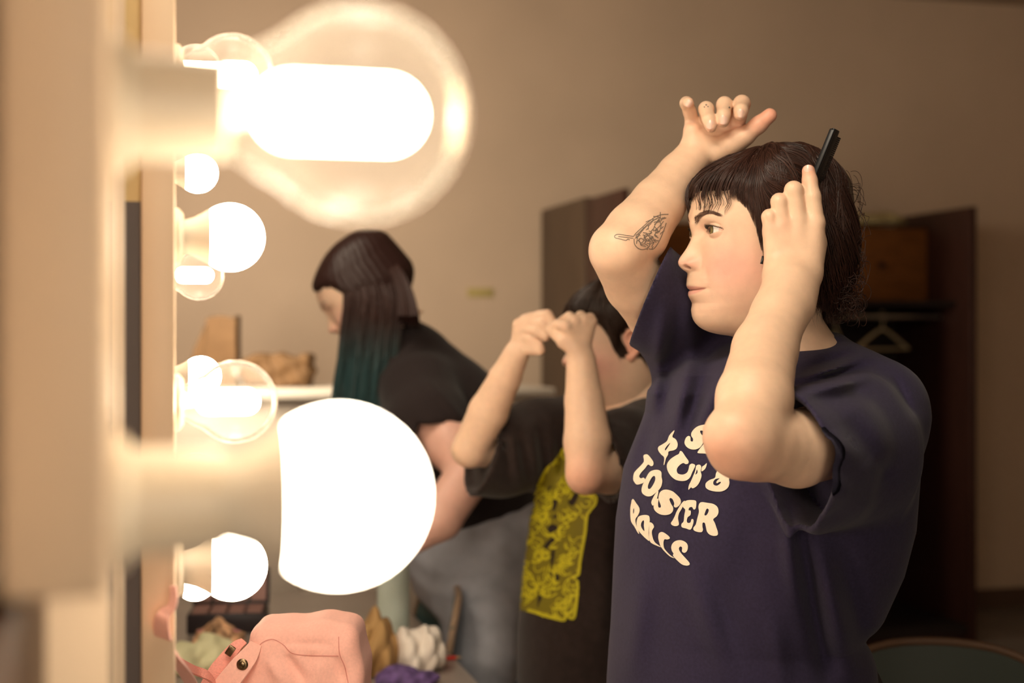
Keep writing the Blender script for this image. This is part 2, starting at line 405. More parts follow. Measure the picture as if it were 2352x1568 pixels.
HB = [(345,-2),(347,30),(352,48),(365,70),(385,86),(420,99),(470,106),(520,107),(570,103),(610,95),(650,86),(690,80),(730,84),(770,100),(800,116),(830,130),(870,150)]
HC = [(345,0),(700,0),(740,-8),(770,-30),(800,-50),(830,-58),(870,-60)]
HN = [(345,2.0),(430,2.25),(520,2.2),(600,2.0),(680,1.95),(720,1.85),(760,1.9),(800,2.1)]
def sm(a, k):
    ker = np.hanning(2*k+3)[1:-1]; ker /= ker.sum(); return np.convolve(np.pad(a, k, mode='edge'), ker, mode='valid')
def gau(x, c, s): return np.exp(-((x-c)/s)**2)
def make_head(nz=330, nf=520, full=1.0):
    pys = np.linspace(345, 868, nz); Z = head_mm(pys)
    Fp = sm(np.array([px_to_f(p) for p in interp(PROF, pys)]), 1); Fb = sm(np.array([px_to_f(p) for p in interp(BASE, pys)]), 11)-1.0
    Wd = sm(interp(HW, pys), 9); Bk = sm(interp(HB, pys), 3); Cf = sm(interp(HC, pys), 4); Nn = sm(interp(HN, pys), 12)
    u = np.linspace(-math.pi, math.pi, nf, endpoint=False); ph = u-0.45*np.sin(u)
    c, s = np.cos(ph)[None], np.sin(ph)[None]
    half = np.where(c >= 0, (Fb-Cf)[:, None], (Bk+Cf)[:, None])
    n = Nn[:, None]
    r = (np.abs(c/half)**n+np.abs(s/Wd[:, None])**n)**(-1/n)
    f = Cf[:, None]+r*c; l = r*s; z = Z[:, None]+np.zeros_like(f); g = np.abs(l)
    front = np.clip((f-20)/25, 0, 1)
    # midline features, fading sideways
    N = (Fp-Fb)[:, None]
    tip = np.clip(gau(z, -37, 16), 0, 1)
    wn = 8.5+4.2*gau(z, -40, 12)+4*gau(z, 8, 8)
    lipz = np.clip((-50-z)/9, 0, 1)
    w = wn*(1-lipz)+22*lipz; w = w+10*np.clip((-86-z)/8, 0, 1)+18*np.clip((z-14)/10, 0, 1)
    f = f+front*N*np.exp(-(g/w)**(2.2))
    # nose wings and nostrils
    f = f+front*(7.0*gau(g, 13.0, 4.6)*gau(z, -39.5, 5.8))
    f = f-front*1.6*gau(g, 19.5, 3.0)*gau(z, -38, 8)
    f = f-front*(5.5*gau(g, 7.6, 2.9)*gau(z, -44.6, 1.9))
    # brow, sockets, cheeks
    f = f+front*(1.8*gau(g, 28, 18)*gau(z, 17, 6))
    f = f-front*(6.5*gau(g, 30, 15)*gau(z, 0.5, 9.5)+4.0*gau(g, 14, 6)*gau(z, 0, 9))
    f = f+front*(3.0*gau(g, 44, 17)*gau(z, -34, 17)+1.5*gau(g, 30, 14)*gau(z, -92, 16))
    f = f-front*(1.2*gau(g, 27+(-z-45)*0.15, 4)*gau(z, -56, 14))
    # lids over the eyeball, almond opening
    EC = (69.8, 31.5, 0.5)
    rr = 13.4**2-(g-EC[1])**2-(z-EC[2])**2; sph = EC[0]+np.sqrt(np.maximum(rr, 0))
    sph = np.where(rr > 0, sph, -50)
    k = 2.2; h = np.clip(0.5+0.5*(sph-f)/k, 0, 1); f = np.where(front > 0.2, f+(sph-f)*h+k*h*(1-h)*0.7, f)
    q = (g-32.5)/14.3; zc = 0.2+0.9*q
    up = np.where(np.abs(q) < 1, 5.6*(1-np.abs(q)**2.4), 0); dn = np.where(np.abs(q) < 1, 4.0*(1-np.abs(q)**2.0), 0)
    inside = np.minimum(zc+up-z, z-(zc-dn))
    op = np.clip((inside+0.15)/0.9, 0, 1)*(np.abs(q) < 1)*(front > 0.2)
    f = f-4.5*op
    f = f-front*0.9*gau(z, zc+up+3.8, 1.0)*np.clip(1.1-np.abs(q), 0, 1)
    # mouth line
    mz = -72.9+0.0022*g*g
    f = f-front*2.0*np.exp(-((z-mz)/1.1)**2)*np.clip((27.5-g)/4, 0, 1)
    f = f-front*1.5*gau(g, 28, 3.5)*gau(z, -71.5, 4)
    V = np.stack([f, l, z], -1)
    # ---- colour of the skin
    base = np.array([0.81, 0.56, 0.40]); red = np.array([0.80, 0.40, 0.32]); lip = np.array([0.72, 0.33, 0.28])
    a = 0.80*gau(g, 50, 25)*gau(z, -46, 32)*np.clip(f/30, 0, 1)+0.55*gau(g, 12, 7)*gau(z, -38, 8)*front+0.35*gau(g, 0, 8)*gau(z, -38, 8)*front+0.12*gau(z, -95, 14)*front+0.35*gau(g, 33, 16)*gau(z, 1, 7)*front
    a = np.clip(a, 0, 0.8)[..., None]; Cc = base*(1-a)+red*a
    lm = np.clip((27-g)/5, 0, 1)*front
    ul = np.clip((z-mz+0.5)/1, 0, 1)*np.clip((mz+5.8*(1-(g/30)**2)-z)/1.2, 0, 1)
    ll = np.clip((mz-z+0.5)/1, 0, 1)*np.clip((z-(mz-7.0*(1-(g/28)**2)))/1.6, 0, 1)
    lmk = (np.clip(ul+ll, 0, 1)*lm*0.75)[..., None]; Cc = Cc*(1-lmk)+lip*lmk
    dk = (0.75*np.exp(-((z-mz)/0.8)**2)*np.clip((27-g)/4, 0, 1)*front+0.9*gau(g, 7.6, 2.6)*gau(z, -44.4, 1.7)*front)[..., None]  # shade in the mouth line and nostrils, put into the colour
    Cc = Cc*(1-dk)+np.array([0.25, 0.07, 0.05])*dk
    lash = (np.clip(1-np.abs(z-(zc+up))/0.9, 0, 1)*(np.abs(q) < 1.0)*front+0.3*np.clip(1-np.abs(z-(zc-dn))/0.8, 0, 1)*(np.abs(q) < 0.9)*front)[..., None]
    lash = np.clip(lash, 0, 0.85); Cc = Cc*(1-lash)+np.array([0.10, 0.05, 0.035])*lash
    bq = (g-9)/35; bz = 12+14.5*np.sin(np.clip(bq, 0, 1)*1.9)-6.5*bq*bq
    bm = (np.exp(-((z-bz)/(4.6-3.2*np.clip(bq, 0, 1)))**4)*np.clip((bq+0.06)/0.14, 0, 1)*np.clip((1.03-bq)/0.12, 0, 1)*front)[..., None]*0.72
    Cc = Cc*(1-bm)+np.array([0.16, 0.075, 0.05])*bm
    faces = []
    i = np.arange(nz-1)[:, None]; j = np.arange(nf)[None]; j2 = (j+1) % nf
    Q = np.stack([i*nf+j+0*j2, i*nf+j2, (i+1)*nf+j2, (i+1)*nf+j+0*j2], -1).reshape(-1, 4)
    Fc = Q.tolist()+[list(range(nf))[::-1]]
    return V.reshape(-1, 3), Fc, Cc.reshape(-1, 3)
HEAD_V, HEAD_F, HEAD_C = make_head()
HEAD_LV, HEAD_LF, HEAD_LC = make_head(120, 150)
def headM(C, yaw, pitch=0.0, roll=0.0, scale=1.0):
    """matrix from local head mm to world. yaw 0 = facing -X, positive turns the face to the camera; pitch > 0 looks down"""
    f = Vector((-math.cos(yaw), -math.sin(yaw), 0)); l = Vector((math.sin(yaw), -math.cos(yaw), 0)); z = Vector((0, 0, 1))
    R0 = Matrix((f, l, z)).transposed()
    R1 = Matrix.Rotation(pitch, 3, 'Y'); R2 = Matrix.Rotation(roll, 3, 'X')
    R = R0 @ R1 @ R2 * (0.001*scale)
    return np.array(R), np.array(C, float)
def tf(HM, V): return np.asarray(V, float)@HM[0].T+HM[1]
def make_eye(HM, side, parent, gaze=(1, 0, 0.02)):
    n, m = 32, 40; V = []; C = []
    gz = np.array(gaze, float); gz /= np.linalg.norm(gz); a = np.cross(gz, [0, 0, 1]); a /= np.linalg.norm(a); b = np.cross(a, gz)
    for i in range(n+1):
        t = (i/n)**1.4*math.pi
        for j in range(m):
            q = 2*math.pi*j/m; rr = 12.0+(0.7*math.exp(-(t/0.42)**4))
            V.append(rr*(gz*math.cos(t)+(a*math.cos(q)+b*math.sin(q))*math.sin(t))+np.array([69.8, 31.5*side, 0.5]))
            d = 12*t
            if d < 2.6: c = (0.01, 0.01, 0.01)
            elif d < 6.0:
                k = (d-2.6)/3.4; c = (0.20+0.10*math.sin(q*13)*0.3, 0.13+0.04*k, 0.06)
            elif d < 6.7: c = (0.05, 0.035, 0.03)
            else: c = (0.80, 0.72, 0.66) if d < 14 else (0.75, 0.5, 0.42)
            C.append(c)
    F = [(i*m+j, i*m+(j+1) % m, (i+1)*m+(j+1) % m, (i+1)*m+j) for i in range(n) for j in range(m)]
    return mesh_obj('eye', tf(HM, V), F, M_eye, parent, colors=np.array(C))
def ear_part(HM, side, h=0.0016):
    c0 = np.array([-6.0, 72*side, -14.0])
    def fn(Q):
        q = Q*1000
        y = (q[:, 1]*side); pts = []
        # helix rim as a curved tube, lobe and concha plate
        arc = [(8, 74, -6), (9, 77, 6), (3, 82, 15), (-8, 86, 18), (-18, 88, 11), (-21, 87, -2), (-17, 83, -16), (-8, 79, -28), (0, 75, -36), (6, 73, -32)]
        A = np.array(arc, float); qq = np.stack([q[:, 0], y, q[:, 2]], 1)
        d = chain_d(qq, A, [3.2, 3.4, 3.6, 3.8, 3.8, 3.6, 3.6, 4.4, 5.2, 3.6], 3)
        e = ell_d(qq, (-6, 77, -8), (15, 3.0, 24)); d = smin(d, e, 4)
        e = cap_d(qq, (2, 76, -22), (4, 76, -10), 3.0, 3.0); d = smin(d, e, 3)
        e = cap_d(qq, (-2, 70, -10), (-8, 76, -8), 8, 10); d = smin(d, e, 3)
        return d/1000
    lo = np.array([-32, 62 if side > 0 else -96, -50])/1000; hi = np.array([18, 96 if side > 0 else -62, 28])/1000
    V, F = surf(fn, lo, hi, h, 2.0); V = tf(HM, V*1000)
    if side < 0: pass
    return V, F
def skin_cols(V, base=(0.82, 0.56, 0.395), spots=()):
    C = np.tile(np.array(base), (len(V), 1))
    for p, r, k in spots:
        d = np.sqrt(((V-np.asarray(p))**2).sum(1)); a = (k*np.exp(-(d/r)**2))[:, None]
        C = C*(1-a)+np.array([0.82, 0.33, 0.23])*a
    return C
# ---- hair as a cap of tapered locks that follow the skull
def hair_surface(FT, BT, WT, CT):
    def at(phi, py):
        F = interp(FT, py); B = interp(BT, py); Wd = interp(WT, py); C = interp(CT, py)
        c, s = np.cos(phi), np.sin(phi); half = np.where(c >= 0, F-C, B+C); n = 2.15
        r = (np.abs(c/half)**n+np.abs(s/Wd)**n)**(-1/n)
        return np.stack([C+r*c, r*s, head_mm(py)], -1)
    return at
def locks(paths, radii, n=5):
    """paths: list of (k,3) arrays, radii: list of (k,) arrays -> tube verts and faces"""
    V = []; F = []; k0 = 0
    for Pp, R in zip(paths, radii):
        k = len(Pp); T = np.gradient(Pp, axis=0); T /= np.maximum(np.linalg.norm(T, axis=1), 1e-9)[:, None]
        up = np.array([0.31, 0.52, 0.79]); A = np.cross(T, up); A /= np.maximum(np.linalg.norm(A, axis=1), 1e-9)[:, None]; B = np.cross(T, A)
        q = np.arange(n)*2*math.pi/n
        v = Pp[:, None]+(A[:, None]*np.cos(q)[None, :, None]+B[:, None]*np.sin(q)[None, :, None])*R[:, None, None]
        V.append(v.reshape(-1, 3)); i = np.arange(k-1)[:, None]*n; j = np.arange(n)[None]; j2 = (j+1) % n
        F.append(np.stack([i+j, i+j2, i+n+j2, i+n+j], -1).reshape(-1, 4)+k0); k0 += k*n
    return np.vstack(V), np.vstack(F)
# ---- print on cloth: outlines in the photograph's pixels, laid on the surface of the cloth
def in_poly(pt, poly):
    x, y = pt; c = False; n = len(poly); j = n-1
    for i in range(n):
        xi, yi = poly[i]; xj, yj = poly[j]
        if ((yi > y) != (yj > y)) and (x < (xj-xi)*(y-yi)/(yj-yi)+xi): c = not c
        j = i
    return c
def bvh_of(V, F): return BVHTree.FromPolygons([tuple(v) for v in V], [tuple(f) for f in F])
CAMP = Vector((0, 0, CZ))
def cast(bvh, px, py, off=0.0006):
    d = (PV(px, py, 1.0)-CAMP).normalized(); h = bvh.ray_cast(CAMP, d)
    if h[0] is None: return None
    n = h[1]; n = n if n.dot(d) < 0 else -n
    return h[0]+n*off
def decal(bvh, outer, holes=(), step=3.0, off=0.0006, sub=3):
    O = closed_catmull(outer, sub); H = [closed_catmull(h, sub) for h in holes]
    pts = [Vector(p) for p in O]; edges = [(i, (i+1) % len(O)) for i in range(len(O))]
    for h in H:
        k = len(pts); pts += [Vector(p) for p in h]; edges += [(k+i, k+(i+1) % len(h)) for i in range(len(h))]
    x0, y0 = O.min(0); x1, y1 = O.max(0)
    for x in np.arange(x0, x1, step):
        for y in np.arange(y0, y1, step):
            if in_poly((x, y), O) and not any(in_poly((x, y), h) for h in H): pts.append(Vector((x, y)))
    r = delaunay_2d_cdt(pts, edges, [], 0, 0.01); vs, fs = r[0], r[2]
    V = []; ok = []
    for p in vs:
        q = cast(bvh, p.x, p.y, off); ok.append(q is not None); V.append(q if q is not None else Vector((0, 0, 0)))
    F = []
    for f in fs:
        c = sum((vs[i] for i in f), Vector((0, 0)))/len(f)
        if not all(ok[i] for i in f) or not in_poly(c, O) or any(in_poly(c, h) for h in H): continue
        if max((V[f[0]]-V[f[1]]).length, (V[f[1]]-V[f[2]]).length) > 0.04: continue
        F.append(tuple(f))
    return V, F
def stroke_decal(bvh, line, width, off=0.0006, sub=5):
    L = catmull(line, sub); V = []; F = []; n = len(L); prev = None
    for i in range(n):
        t = L[min(i+1, n-1)]-L[max(i-1, 0)]; t = t/max(np.linalg.norm(t), 1e-6); nn = np.array([-t[1], t[0]])*width/2
        a, b = cast(bvh, *(L[i]+nn), off), cast(bvh, *(L[i]-nn), off)
        if a is None or b is None: prev = None; continue
        k = len(V); V += [a, b]
        if prev is not None and (V[prev]-a).length < 0.03: F.append((prev, prev+1, k+1, k))
        prev = k
    return V, F
def merge(parts):
    V = []; F = []
    for v, f in parts:
        k = len(V); V += [tuple(x) for x in v]; F += [tuple(i+k for i in q) for q in f]
    return V, F
def stack_d(Q, rows, yaw, n=2.2):
    """torso: rows (z, cx, cy, a side, b depth) bottom to top"""
    R = np.array(rows); z = Q[:, 2]; cx = np.interp(z, R[:, 0], R[:, 1]); cy = np.interp(z, R[:, 0], R[:, 2]); a = np.interp(z, R[:, 0], R[:, 3]); b = np.interp(z, R[:, 0], R[:, 4])
    x = Q[:, 0]-cx; y = Q[:, 1]-cy; c, s = math.cos(yaw), math.sin(yaw)
    u = x*c+y*s; v = -x*s+y*c       # u: depth axis (chest direction), v: shoulder axis
    rr = (np.abs(u/b)**n+np.abs(v/a)**n)**(1/n)
    d = (rr-1)*np.minimum(a, b)*0.85
    lo, hi = R[0, 0], R[-1, 0]
    return np.maximum(d, np.maximum(lo-z, z-hi))
def fold_field(Q, folds, Y):
    out = 0
    for x0, y0, x1, y1, amp, wd in folds:
        a = P(x0, y0, Y)[[0, 2]]; b = P(x1, y1, Y)[[0, 2]]; q = Q[:, [0, 2]]*(Y/Q[:, 1])[:, None]
        q[:, 1] = CZ+(Q[:, 2]-CZ)*(Y/Q[:, 1])
        ba = b-a; t = ((q-a)@ba)/(ba@ba); tc = np.clip(t, 0, 1); d = q-a-tc[:, None]*ba; dd = (d*d).sum(1)
        e = np.sin(np.clip(t, 0.0, 1.0)*math.pi*0.9+0.15)
        out = out+amp*np.exp(-dd/(wd*wd))*np.clip(e, 0, 1)
    return out
# ================================================================ the person in the foreground
who = empty('person', Vector((P(1760, 760, 1.88)[0], 1.88, 0.0)), 'person in a navy printed T-shirt combing short dark hair, in front', 'person')
HM = headM((HEADX0, 1.82, CZ+(HY-534)/FPX*1.8), math.radians(15))
# ---- arms and hands
def arm_near(Q):
    d = chain_d(Q, [P(1816,655,1.68), P(1790,722,1.655), P(1757,803,1.62), P(1733,915,1.55), P(1711,1008,1.51)], [.0275,.0320,.0365,.0410,.0365], .008)
    d2 = chain_d(Q, [P(1711,1008,1.51), P(1745,1022,1.53), P(1830,1030,1.57), P(1950,995,1.74)], [.0370,.0375,.042,.048], .008)
    d = smin(d, d2, .008)
    d = smin(d, cap_d(Q, P(1677,1000,1.50), P(1694,1034,1.51), .021, .022), .03)
    w = smin(cap_d(Q, P(1797,640,1.69), P(1790,700,1.67), .021, .024), cap_d(Q, P(1846,640,1.69), P(1826,700,1.67), .0195, .024), .02)
    d = smin(d, w, .012)
    m = None
    for a, b, r0, r1 in [((1782,625),(1772,532),.0130,.0108),((1806,620),(1798,516),.0140,.0115),((1832,620),(1833,508),.0145,.0122),((1856,610),(1872,512),.0140,.0120)]:
        e = cap_d(Q, P(*a,1.695), P(*b,1.70), r0, r1); m = e if m is None else smin(m, e, .010)
    m = smin(m, cap_d(Q, P(1853,620,1.70), P(1872,560,1.712), .016, .014), .015)
    d = smin(d, m, .014)
    fg = [([P(1772,532,1.70),P(1767,498,1.70),P(1776,512,1.722),P(1792,540,1.735)],[.0102,.0088,.0082,.0075]),
          ([P(1798,516,1.70),P(1790,463,1.70),P(1798,470,1.725),P(1812,510,1.742)],[.0112,.0098,.0090,.0080]),
          ([P(1833,508,1.70),P(1823,437,1.70),P(1832,446,1.728),P(1842,490,1.748)],[.0120,.0107,.0096,.0085]),
          ([P(1872,512,1.70),P(1866,452,1.702),P(1860,415,1.708),P(1857,393,1.712)],[.0118,.0098,.0088,.0080])]
    for p, r in fg: d = smin(d, chain_d(Q, p, r, .004), .003)
    d = smin(d, chain_d(Q, [P(1862,590,1.72), P(1862,530,1.745), P(1864,480,1.75), P(1866,440,1.748)], [.013,.011,.0105,.0085], .006), .008)
    return d
def arm_far(Q):
    d = chain_d(Q, [P(1607,342,1.895), P(1560,402,1.88), P(1512,468,1.85), P(1462,535,1.815), P(1420,572,1.79)], [.0235,.0285,.0350,.0405,.0355], .006)
    d2 = chain_d(Q, [P(1418,578,1.79), P(1460,650,1.84), P(1510,715,1.89), P(1580,780,1.95)], [.0355,.0400,.0415,.038], .006)
    d = smin(d, d2, .006)
    m = None
    for a, b, r0, r1 in [((1592,325),(1592,285),.0135,.0108),((1606,332),(1628,290),.0130,.0108),((1625,338),(1662,288),.0130,.0110),((1640,340),(1692,288),.0140,.0108)]:
        e = cap_d(Q, P(*a,1.892), P(*b,1.893), r0, r1); m = e if m is None else smin(m, e, .012)
    m = smin(m, cap_d(Q, P(1592,318,1.884), P(1590,300,1.884), .0125, .011), .008)
    m = smin(m, cap_d(Q, P(1652,345,1.884), P(1690,322,1.878), .0165, .0145), .008)
    m = smin(m, cap_d(Q, P(1610,335,1.890), P(1648,350,1.888), .013, .013), .012)
    d = smin(d, m, .007)
    fg = [([P(1592,285,1.893),P(1584,255,1.880),P(1577,237,1.868),P(1581,236,1.852)],[.0100,.0086,.0085,.0074]),
          ([P(1628,290,1.893),P(1622,250,1.868),P(1628,274,1.850),P(1633,291,1.846)],[.0102,.0097,.0084,.0076]),
          ([P(1662,288,1.893),P(1664,240,1.868),P(1662,264,1.850),P(1661,279,1.846)],[.0106,.0102,.0087,.0079]),
          ([P(1692,288,1.893),P(1704,238,1.870),P(1702,254,1.850),P(1700,264,1.845)],[.0106,.0110,.0092,.0080])]
    for p, r in fg: d = smin(d, chain_d(Q, p, r, .0035), .0035)
    d = smin(d, chain_d(Q, [P(1680,332,1.878), P(1712,312,1.872), P(1742,287,1.868), P(1768,265,1.865)], [.0150,.0118,.0106,.0095], .006), .008)
    # palm creases
    for a, b in (((1585,296),(1690,300)), ((1600,308),(1690,312)), ((1655,318),(1700,302))):
        d = d+0.0011*np.exp(-(cap_d(Q, P(*a,1.880), P(*b,1.876), 0, 0)/.0032)**2)
    return d
VN, FN = surf(arm_near, P(1540,1200,1.45)*[1,0,1]+[0,1.40,0], P(2060,330,1.80)*[1,0,1]+[0,1.84,0], .0018)
VF_, FF_ = surf(arm_far, [P(1310,800,1.96)[0],1.72,P(1310,840,1.8)[2]], [P(1800,800,1.96)[0],2.04,P(1310,190,1.9)[2]], .0017)
H = tf(HM, HEAD_V)
spN = [(P(1857,385,1.71), .016, .75), (P(1650,1030,1.48), .035, .35), (P(1700,1090,1.50), .04, .3)]+[(P(*p,1.69), .011, .22) for p in ((1772,528),(1798,512))]
spF = [(P(1768,264,1.86), .026, .75), (P(1590,240,1.85), .010, .35), (P(1632,292,1.84), .008, .4), (P(1661,281,1.84), .008, .4), (P(1701,266,1.84), .008, .4), (P(1690,300,1.88), .02, .25), (P(1590,300,1.88), .014, .25), (P(1740,288,1.86), .016, .25)]
# trunk under the shirt, so that arms and neck hang together
def trunk(Q):
    d = cap_d(Q, P(1860,900,1.86), P(1780,1150,1.87), .07, .12)
    d = smin(d, cap_d(Q, P(1950,995,1.75), P(1860,910,1.86), .045, .05), .04)
    d = smin(d, cap_d(Q, P(1600,810,1.95), P(1800,910,1.87), .034, .05), .03)
    return smin(d, cap_d(Q, P(1780,1150,1.87), P(1740,1560,1.87), .11, .12), .04)
VT, FT_ = surf(trunk, [.10,1.65,.88], [.62,2.10,1.46], .012)
parts = [(H, HEAD_F), (VN, FN), (VF_, FF_), (VT, FT_)]
e1 = ear_part(HM, 1); e2 = ear_part(HM, -1, .003); parts += [e1, e2]
vv, ff = [], []; k = 0
for v, f in parts:
    vv.append(v); ff += [[i+k for i in q] for q in (f.tolist() if isinstance(f, np.ndarray) else f)]; k += len(v)
cols = np.vstack([HEAD_C, skin_cols(VN, spots=spN), skin_cols(VF_, spots=spF), skin_cols(VT), skin_cols(e1[0], (0.8,0.45,0.32)), skin_cols(e2[0])])
body = mesh_obj('body', np.vstack(vv), ff, M_skin, who, colors=cols)
for s in (1, -1): make_eye(HM, s, who)
# upper lashes
pl = []; rl = []
for s in (1, -1):
    for i in range(26):
        q = -0.9+1.8*i/25; g = 32.5+14.3*q; zz = 0.2+0.9*q+5.6*(1-abs(q)**2.4)
        f0 = 69.8+math.sqrt(max(13.6**2-(g-31.5)**2-(zz-.5)**2, 4)); L = (6.5 if s > 0 else 3)*(1-0.35*abs(q))
        t = np.linspace(0, 1, 5)[:, None]
        pl.append(np.array([[f0, g*s, zz]])+t*np.array([[L, (q*3.0)*s, -1.0]])+t*t*np.array([[0, 0, 4.0]])); rl.append(np.array([.42,.38,.3,.2,.06]))
v, f = locks(pl, rl, 4); mesh_obj('eyelashes', tf(HM, v), f, mat('lash_black', (.03,.018,.012), .5), who)['kind'] = 'stuff'
# eyebrow hairs
pl = []; rl = []
for s in (1, -1):
    for i in range(240):
        q = RNG.rand(); g = 9+35*q; bz = 12+14.5*math.sin(q*1.9)-6.5*q*q+(RNG.rand()-.5)*(8.6-6.2*q)
        hb = np.abs(HEAD_V[:, 1]-g)+np.abs(HEAD_V[:, 2]-bz)+np.where(HEAD_V[:, 0] > 30, 0, 99); p0 = HEAD_V[hb.argmin()].copy(); p0[1] *= s; p0[0] += .1
        t = np.linspace(0, 1, 4)[:, None]; dr = np.array([[-.25-q*1.2, (1.0+q)*s, 1.3-2.0*q]])*3.2
        pl.append(p0+t*dr+np.array([[.35, 0, 0]])*np.sin(t*3.1)+np.array([[.25,0,0]])); rl.append(np.array([.17,.16,.12,.03]))
v, f = locks(pl, rl, 4); mesh_obj('eyebrows', tf(HM, v), f, mat('brow_brown', (.10,.05,.035), .6), who)['kind'] = 'stuff'
# ---- fingernails of both hands
def nail(c, n, up, w, h):
    n = Vector(n).normalized(); up = Vector(up); r = up.cross(n).normalized(); up = n.cross(r).normalized(); V = []; F = []; a, b = 9, 9
    for i in range(a):
        for j in range(b):
            x, y = -1+2*i/(a-1), -1+2*j/(b-1); q = math.sqrt(max(0, 1-0.42*y*y)); x2 = x*q; y2 = y*math.sqrt(max(0, 1-0.42*x*x))
            V.append(Vector(c)+r*x2*w+up*y2*h+n*(0.0011-0.0028*x2*x2-0.0008*y2*y2))
    for i in range(a-1):
        for j in range(b-1): F.append((i*b+j, i*b+b+j, i*b+b+j+1, i*b+j+1))
    return mesh_obj('fingernail', V, F, M_nail, who)
bvN = bvh_of(VN, FN); bvF = bvh_of(VF_, FF_)
def nail_at(bv, px, py, tilt, w, h):
    c = cast(bv, px, py, 0.0003)
    if c is None: return
    d = (PV(px, py, 1)-CAMP).normalized(); hit = bv.ray_cast(CAMP, d); n = hit[1]; n = n if n.dot(d) < 0 else -n
    n = (n*0.7-d*0.6).normalized(); nail(c-n*0.0006, n, Vector((math.sin(tilt), 0, math.cos(tilt))), w, h)
nail_at(bvF, 1582, 238, .5, .0046, .0048); nail_at(bvF, 1631, 286, .1, .0050, .0060); nail_at(bvF, 1661, 275, 0, .0052, .0060); nail_at(bvF, 1701, 260, .1, .0048, .0056)
nail_at(bvN, 1856, 390, 0, .0052, .0062)
# ---- tattoo on the forearm
TAT = [[(1412,541),(1420,538),(1440,541),(1455,543)],[(1412,541),(1413,546),(1425,549),(1437,552),(1442,549),(1446,551)],[(1420,543),(1436,545),(1454,547)],
 [(1455,543),(1461,535),(1475,522),(1490,509),(1505,498),(1520,493),(1535,492)],[(1456,548),(1457,560),(1464,569),(1474,573),(1486,571)],
 [(1462,540),(1474,528),(1488,515),(1502,505)],[(1468,538),(1482,522),(1497,508),(1512,500)],[(1489,571),(1499,572),(1506,566),(1514,553),(1522,535),(1530,512)],
 [(1483,510),(1492,506),(1500,503),(1496,512)],[(1500,497),(1512,498),(1520,503),(1530,500)],[(1515,500),(1505,515),(1500,530),(1512,522),(1524,508)],
 [(1466,552),(1472,547),(1478,552),(1472,558),(1466,552)],[(1480,545),(1488,541),(1492,548),(1486,553),(1480,545)],[(1490,530),(1497,534),(1490,540),(1500,544),(1494,550),(1505,552)],
 [(1470,562),(1480,560),(1488,564)],[(1485,558),(1494,560),(1502,556),(1496,566)],[(1503,520),(1510,530),(1503,540),(1512,546)],[(1513,505),(1518,518),(1514,532)],[(1476,534),(1486,536),(1480,541)]]
TP = [(1457,548),(1463,536),(1480,520),(1497,506),(1518,498),(1530,500),(1526,520),(1516,545),(1505,564),(1492,570),(1470,570),(1460,560)]
RT = np.random.RandomState(11); k = 0
while k < 46:
    x, y = RT.uniform(1457, 1530), RT.uniform(498, 571)
    if not in_poly((x, y), TP): continue
    k += 1; a = RT.uniform(0, 6.3) if y > 535 else -.8+RT.uniform(-.3, .3); L = [(x, y)]
    for q in range(RT.randint(3, 6)):
        a += RT.uniform(-1.1, 1.1) if y > 535 else RT.uniform(-.3, .3); x += 2.6*math.cos(a); y += 2.6*math.sin(a); L.append((x, y))
    TAT.append(L)
mesh_obj('tattoo', *merge([stroke_decal(bvF, l, 1.7, .0003) for l in TAT]), M_ink, who, smooth=False)['kind'] = 'stuff'
d_n = 0
for (x, y, r) in ((1622,241,2.0),(1626,245,1.6),(1618,246,1.6),(1675,247,2.2)):
    mesh_obj('tattoo_dot', *decal(bvF, [(x-r,y),(x,y-r),(x+r,y),(x,y+r)], (), 5, .0003), M_ink, who)
# ---- T-shirt
def row(py, xl, xr, Y=1.86): 
    z = P(0, py, Y)[2]; X0, X1 = P(xl, 0, Y)[0], P(xr, 0, Y)[0]; w = (X1-X0)/2; return (z, (X0+X1)/2, Y, w*1.10, w*0.90)
ROWS = [row(p, a, b) for p, a, b in [(1860,1392,2010),(1568,1404,1992),(1500,1408,1985),(1450,1412,1972),(1400,1415,2002),(1300,1420,2045),(1200,1426,2070),(1080,1444,2080),(1000,1474,2085),(950,1492,2080),(900,1500,2050),(860,1540,2020),(830,1600,1970),(805,1660,1940),(785,1730,1905)]]
FOLDS = [(1525,700,1500,930,0.0108,.010),(1560,700,1520,980,-0.0090,.009),(1600,760,1545,1010,0.0108,.009),(1640,790,1575,1010,-0.0108,.010),(1690,800,1600,1000,0.0108,.010),
 (1560,1000,1535,1200,0.0072,.012),(1500,930,1470,1100,-0.0072,.012),(1580,1290,1680,1568,0.0072,.014),(1640,1300,1700,1500,-0.0072,.016),(1800,1150,1830,1400,0.0126,.012),(1835,1200,1900,1568,-0.0162,.012),
 (1870,1230,1960,1568,0.0108,.014),(1480,1300,1450,1568,0.0072,.016),(1730,1150,1700,1400,-0.0072,.02),(1930,1250,1990,1500,-0.0108,.014),(1770,1400,1800,1600,0.0072,.014)]
SLF = [(1828,885,2000,838,-0.0090,.006),(1832,872,1990,822,0.0072,.006),(1836,905,2010,862,0.0072,.007),(1838,850,1960,812,-0.0072,.006),(1860,930,2000,900,-0.0054,.010),(2050,860,2100,960,-0.0054,.006),
 (1900,1000,1985,1060,0.0072,.016),(1940,960,2040,1100,-0.0090,.014),(1900,1100,2000,1180,0.0072,.016),(1960,1180,2040,1060,-0.0072,.014)]
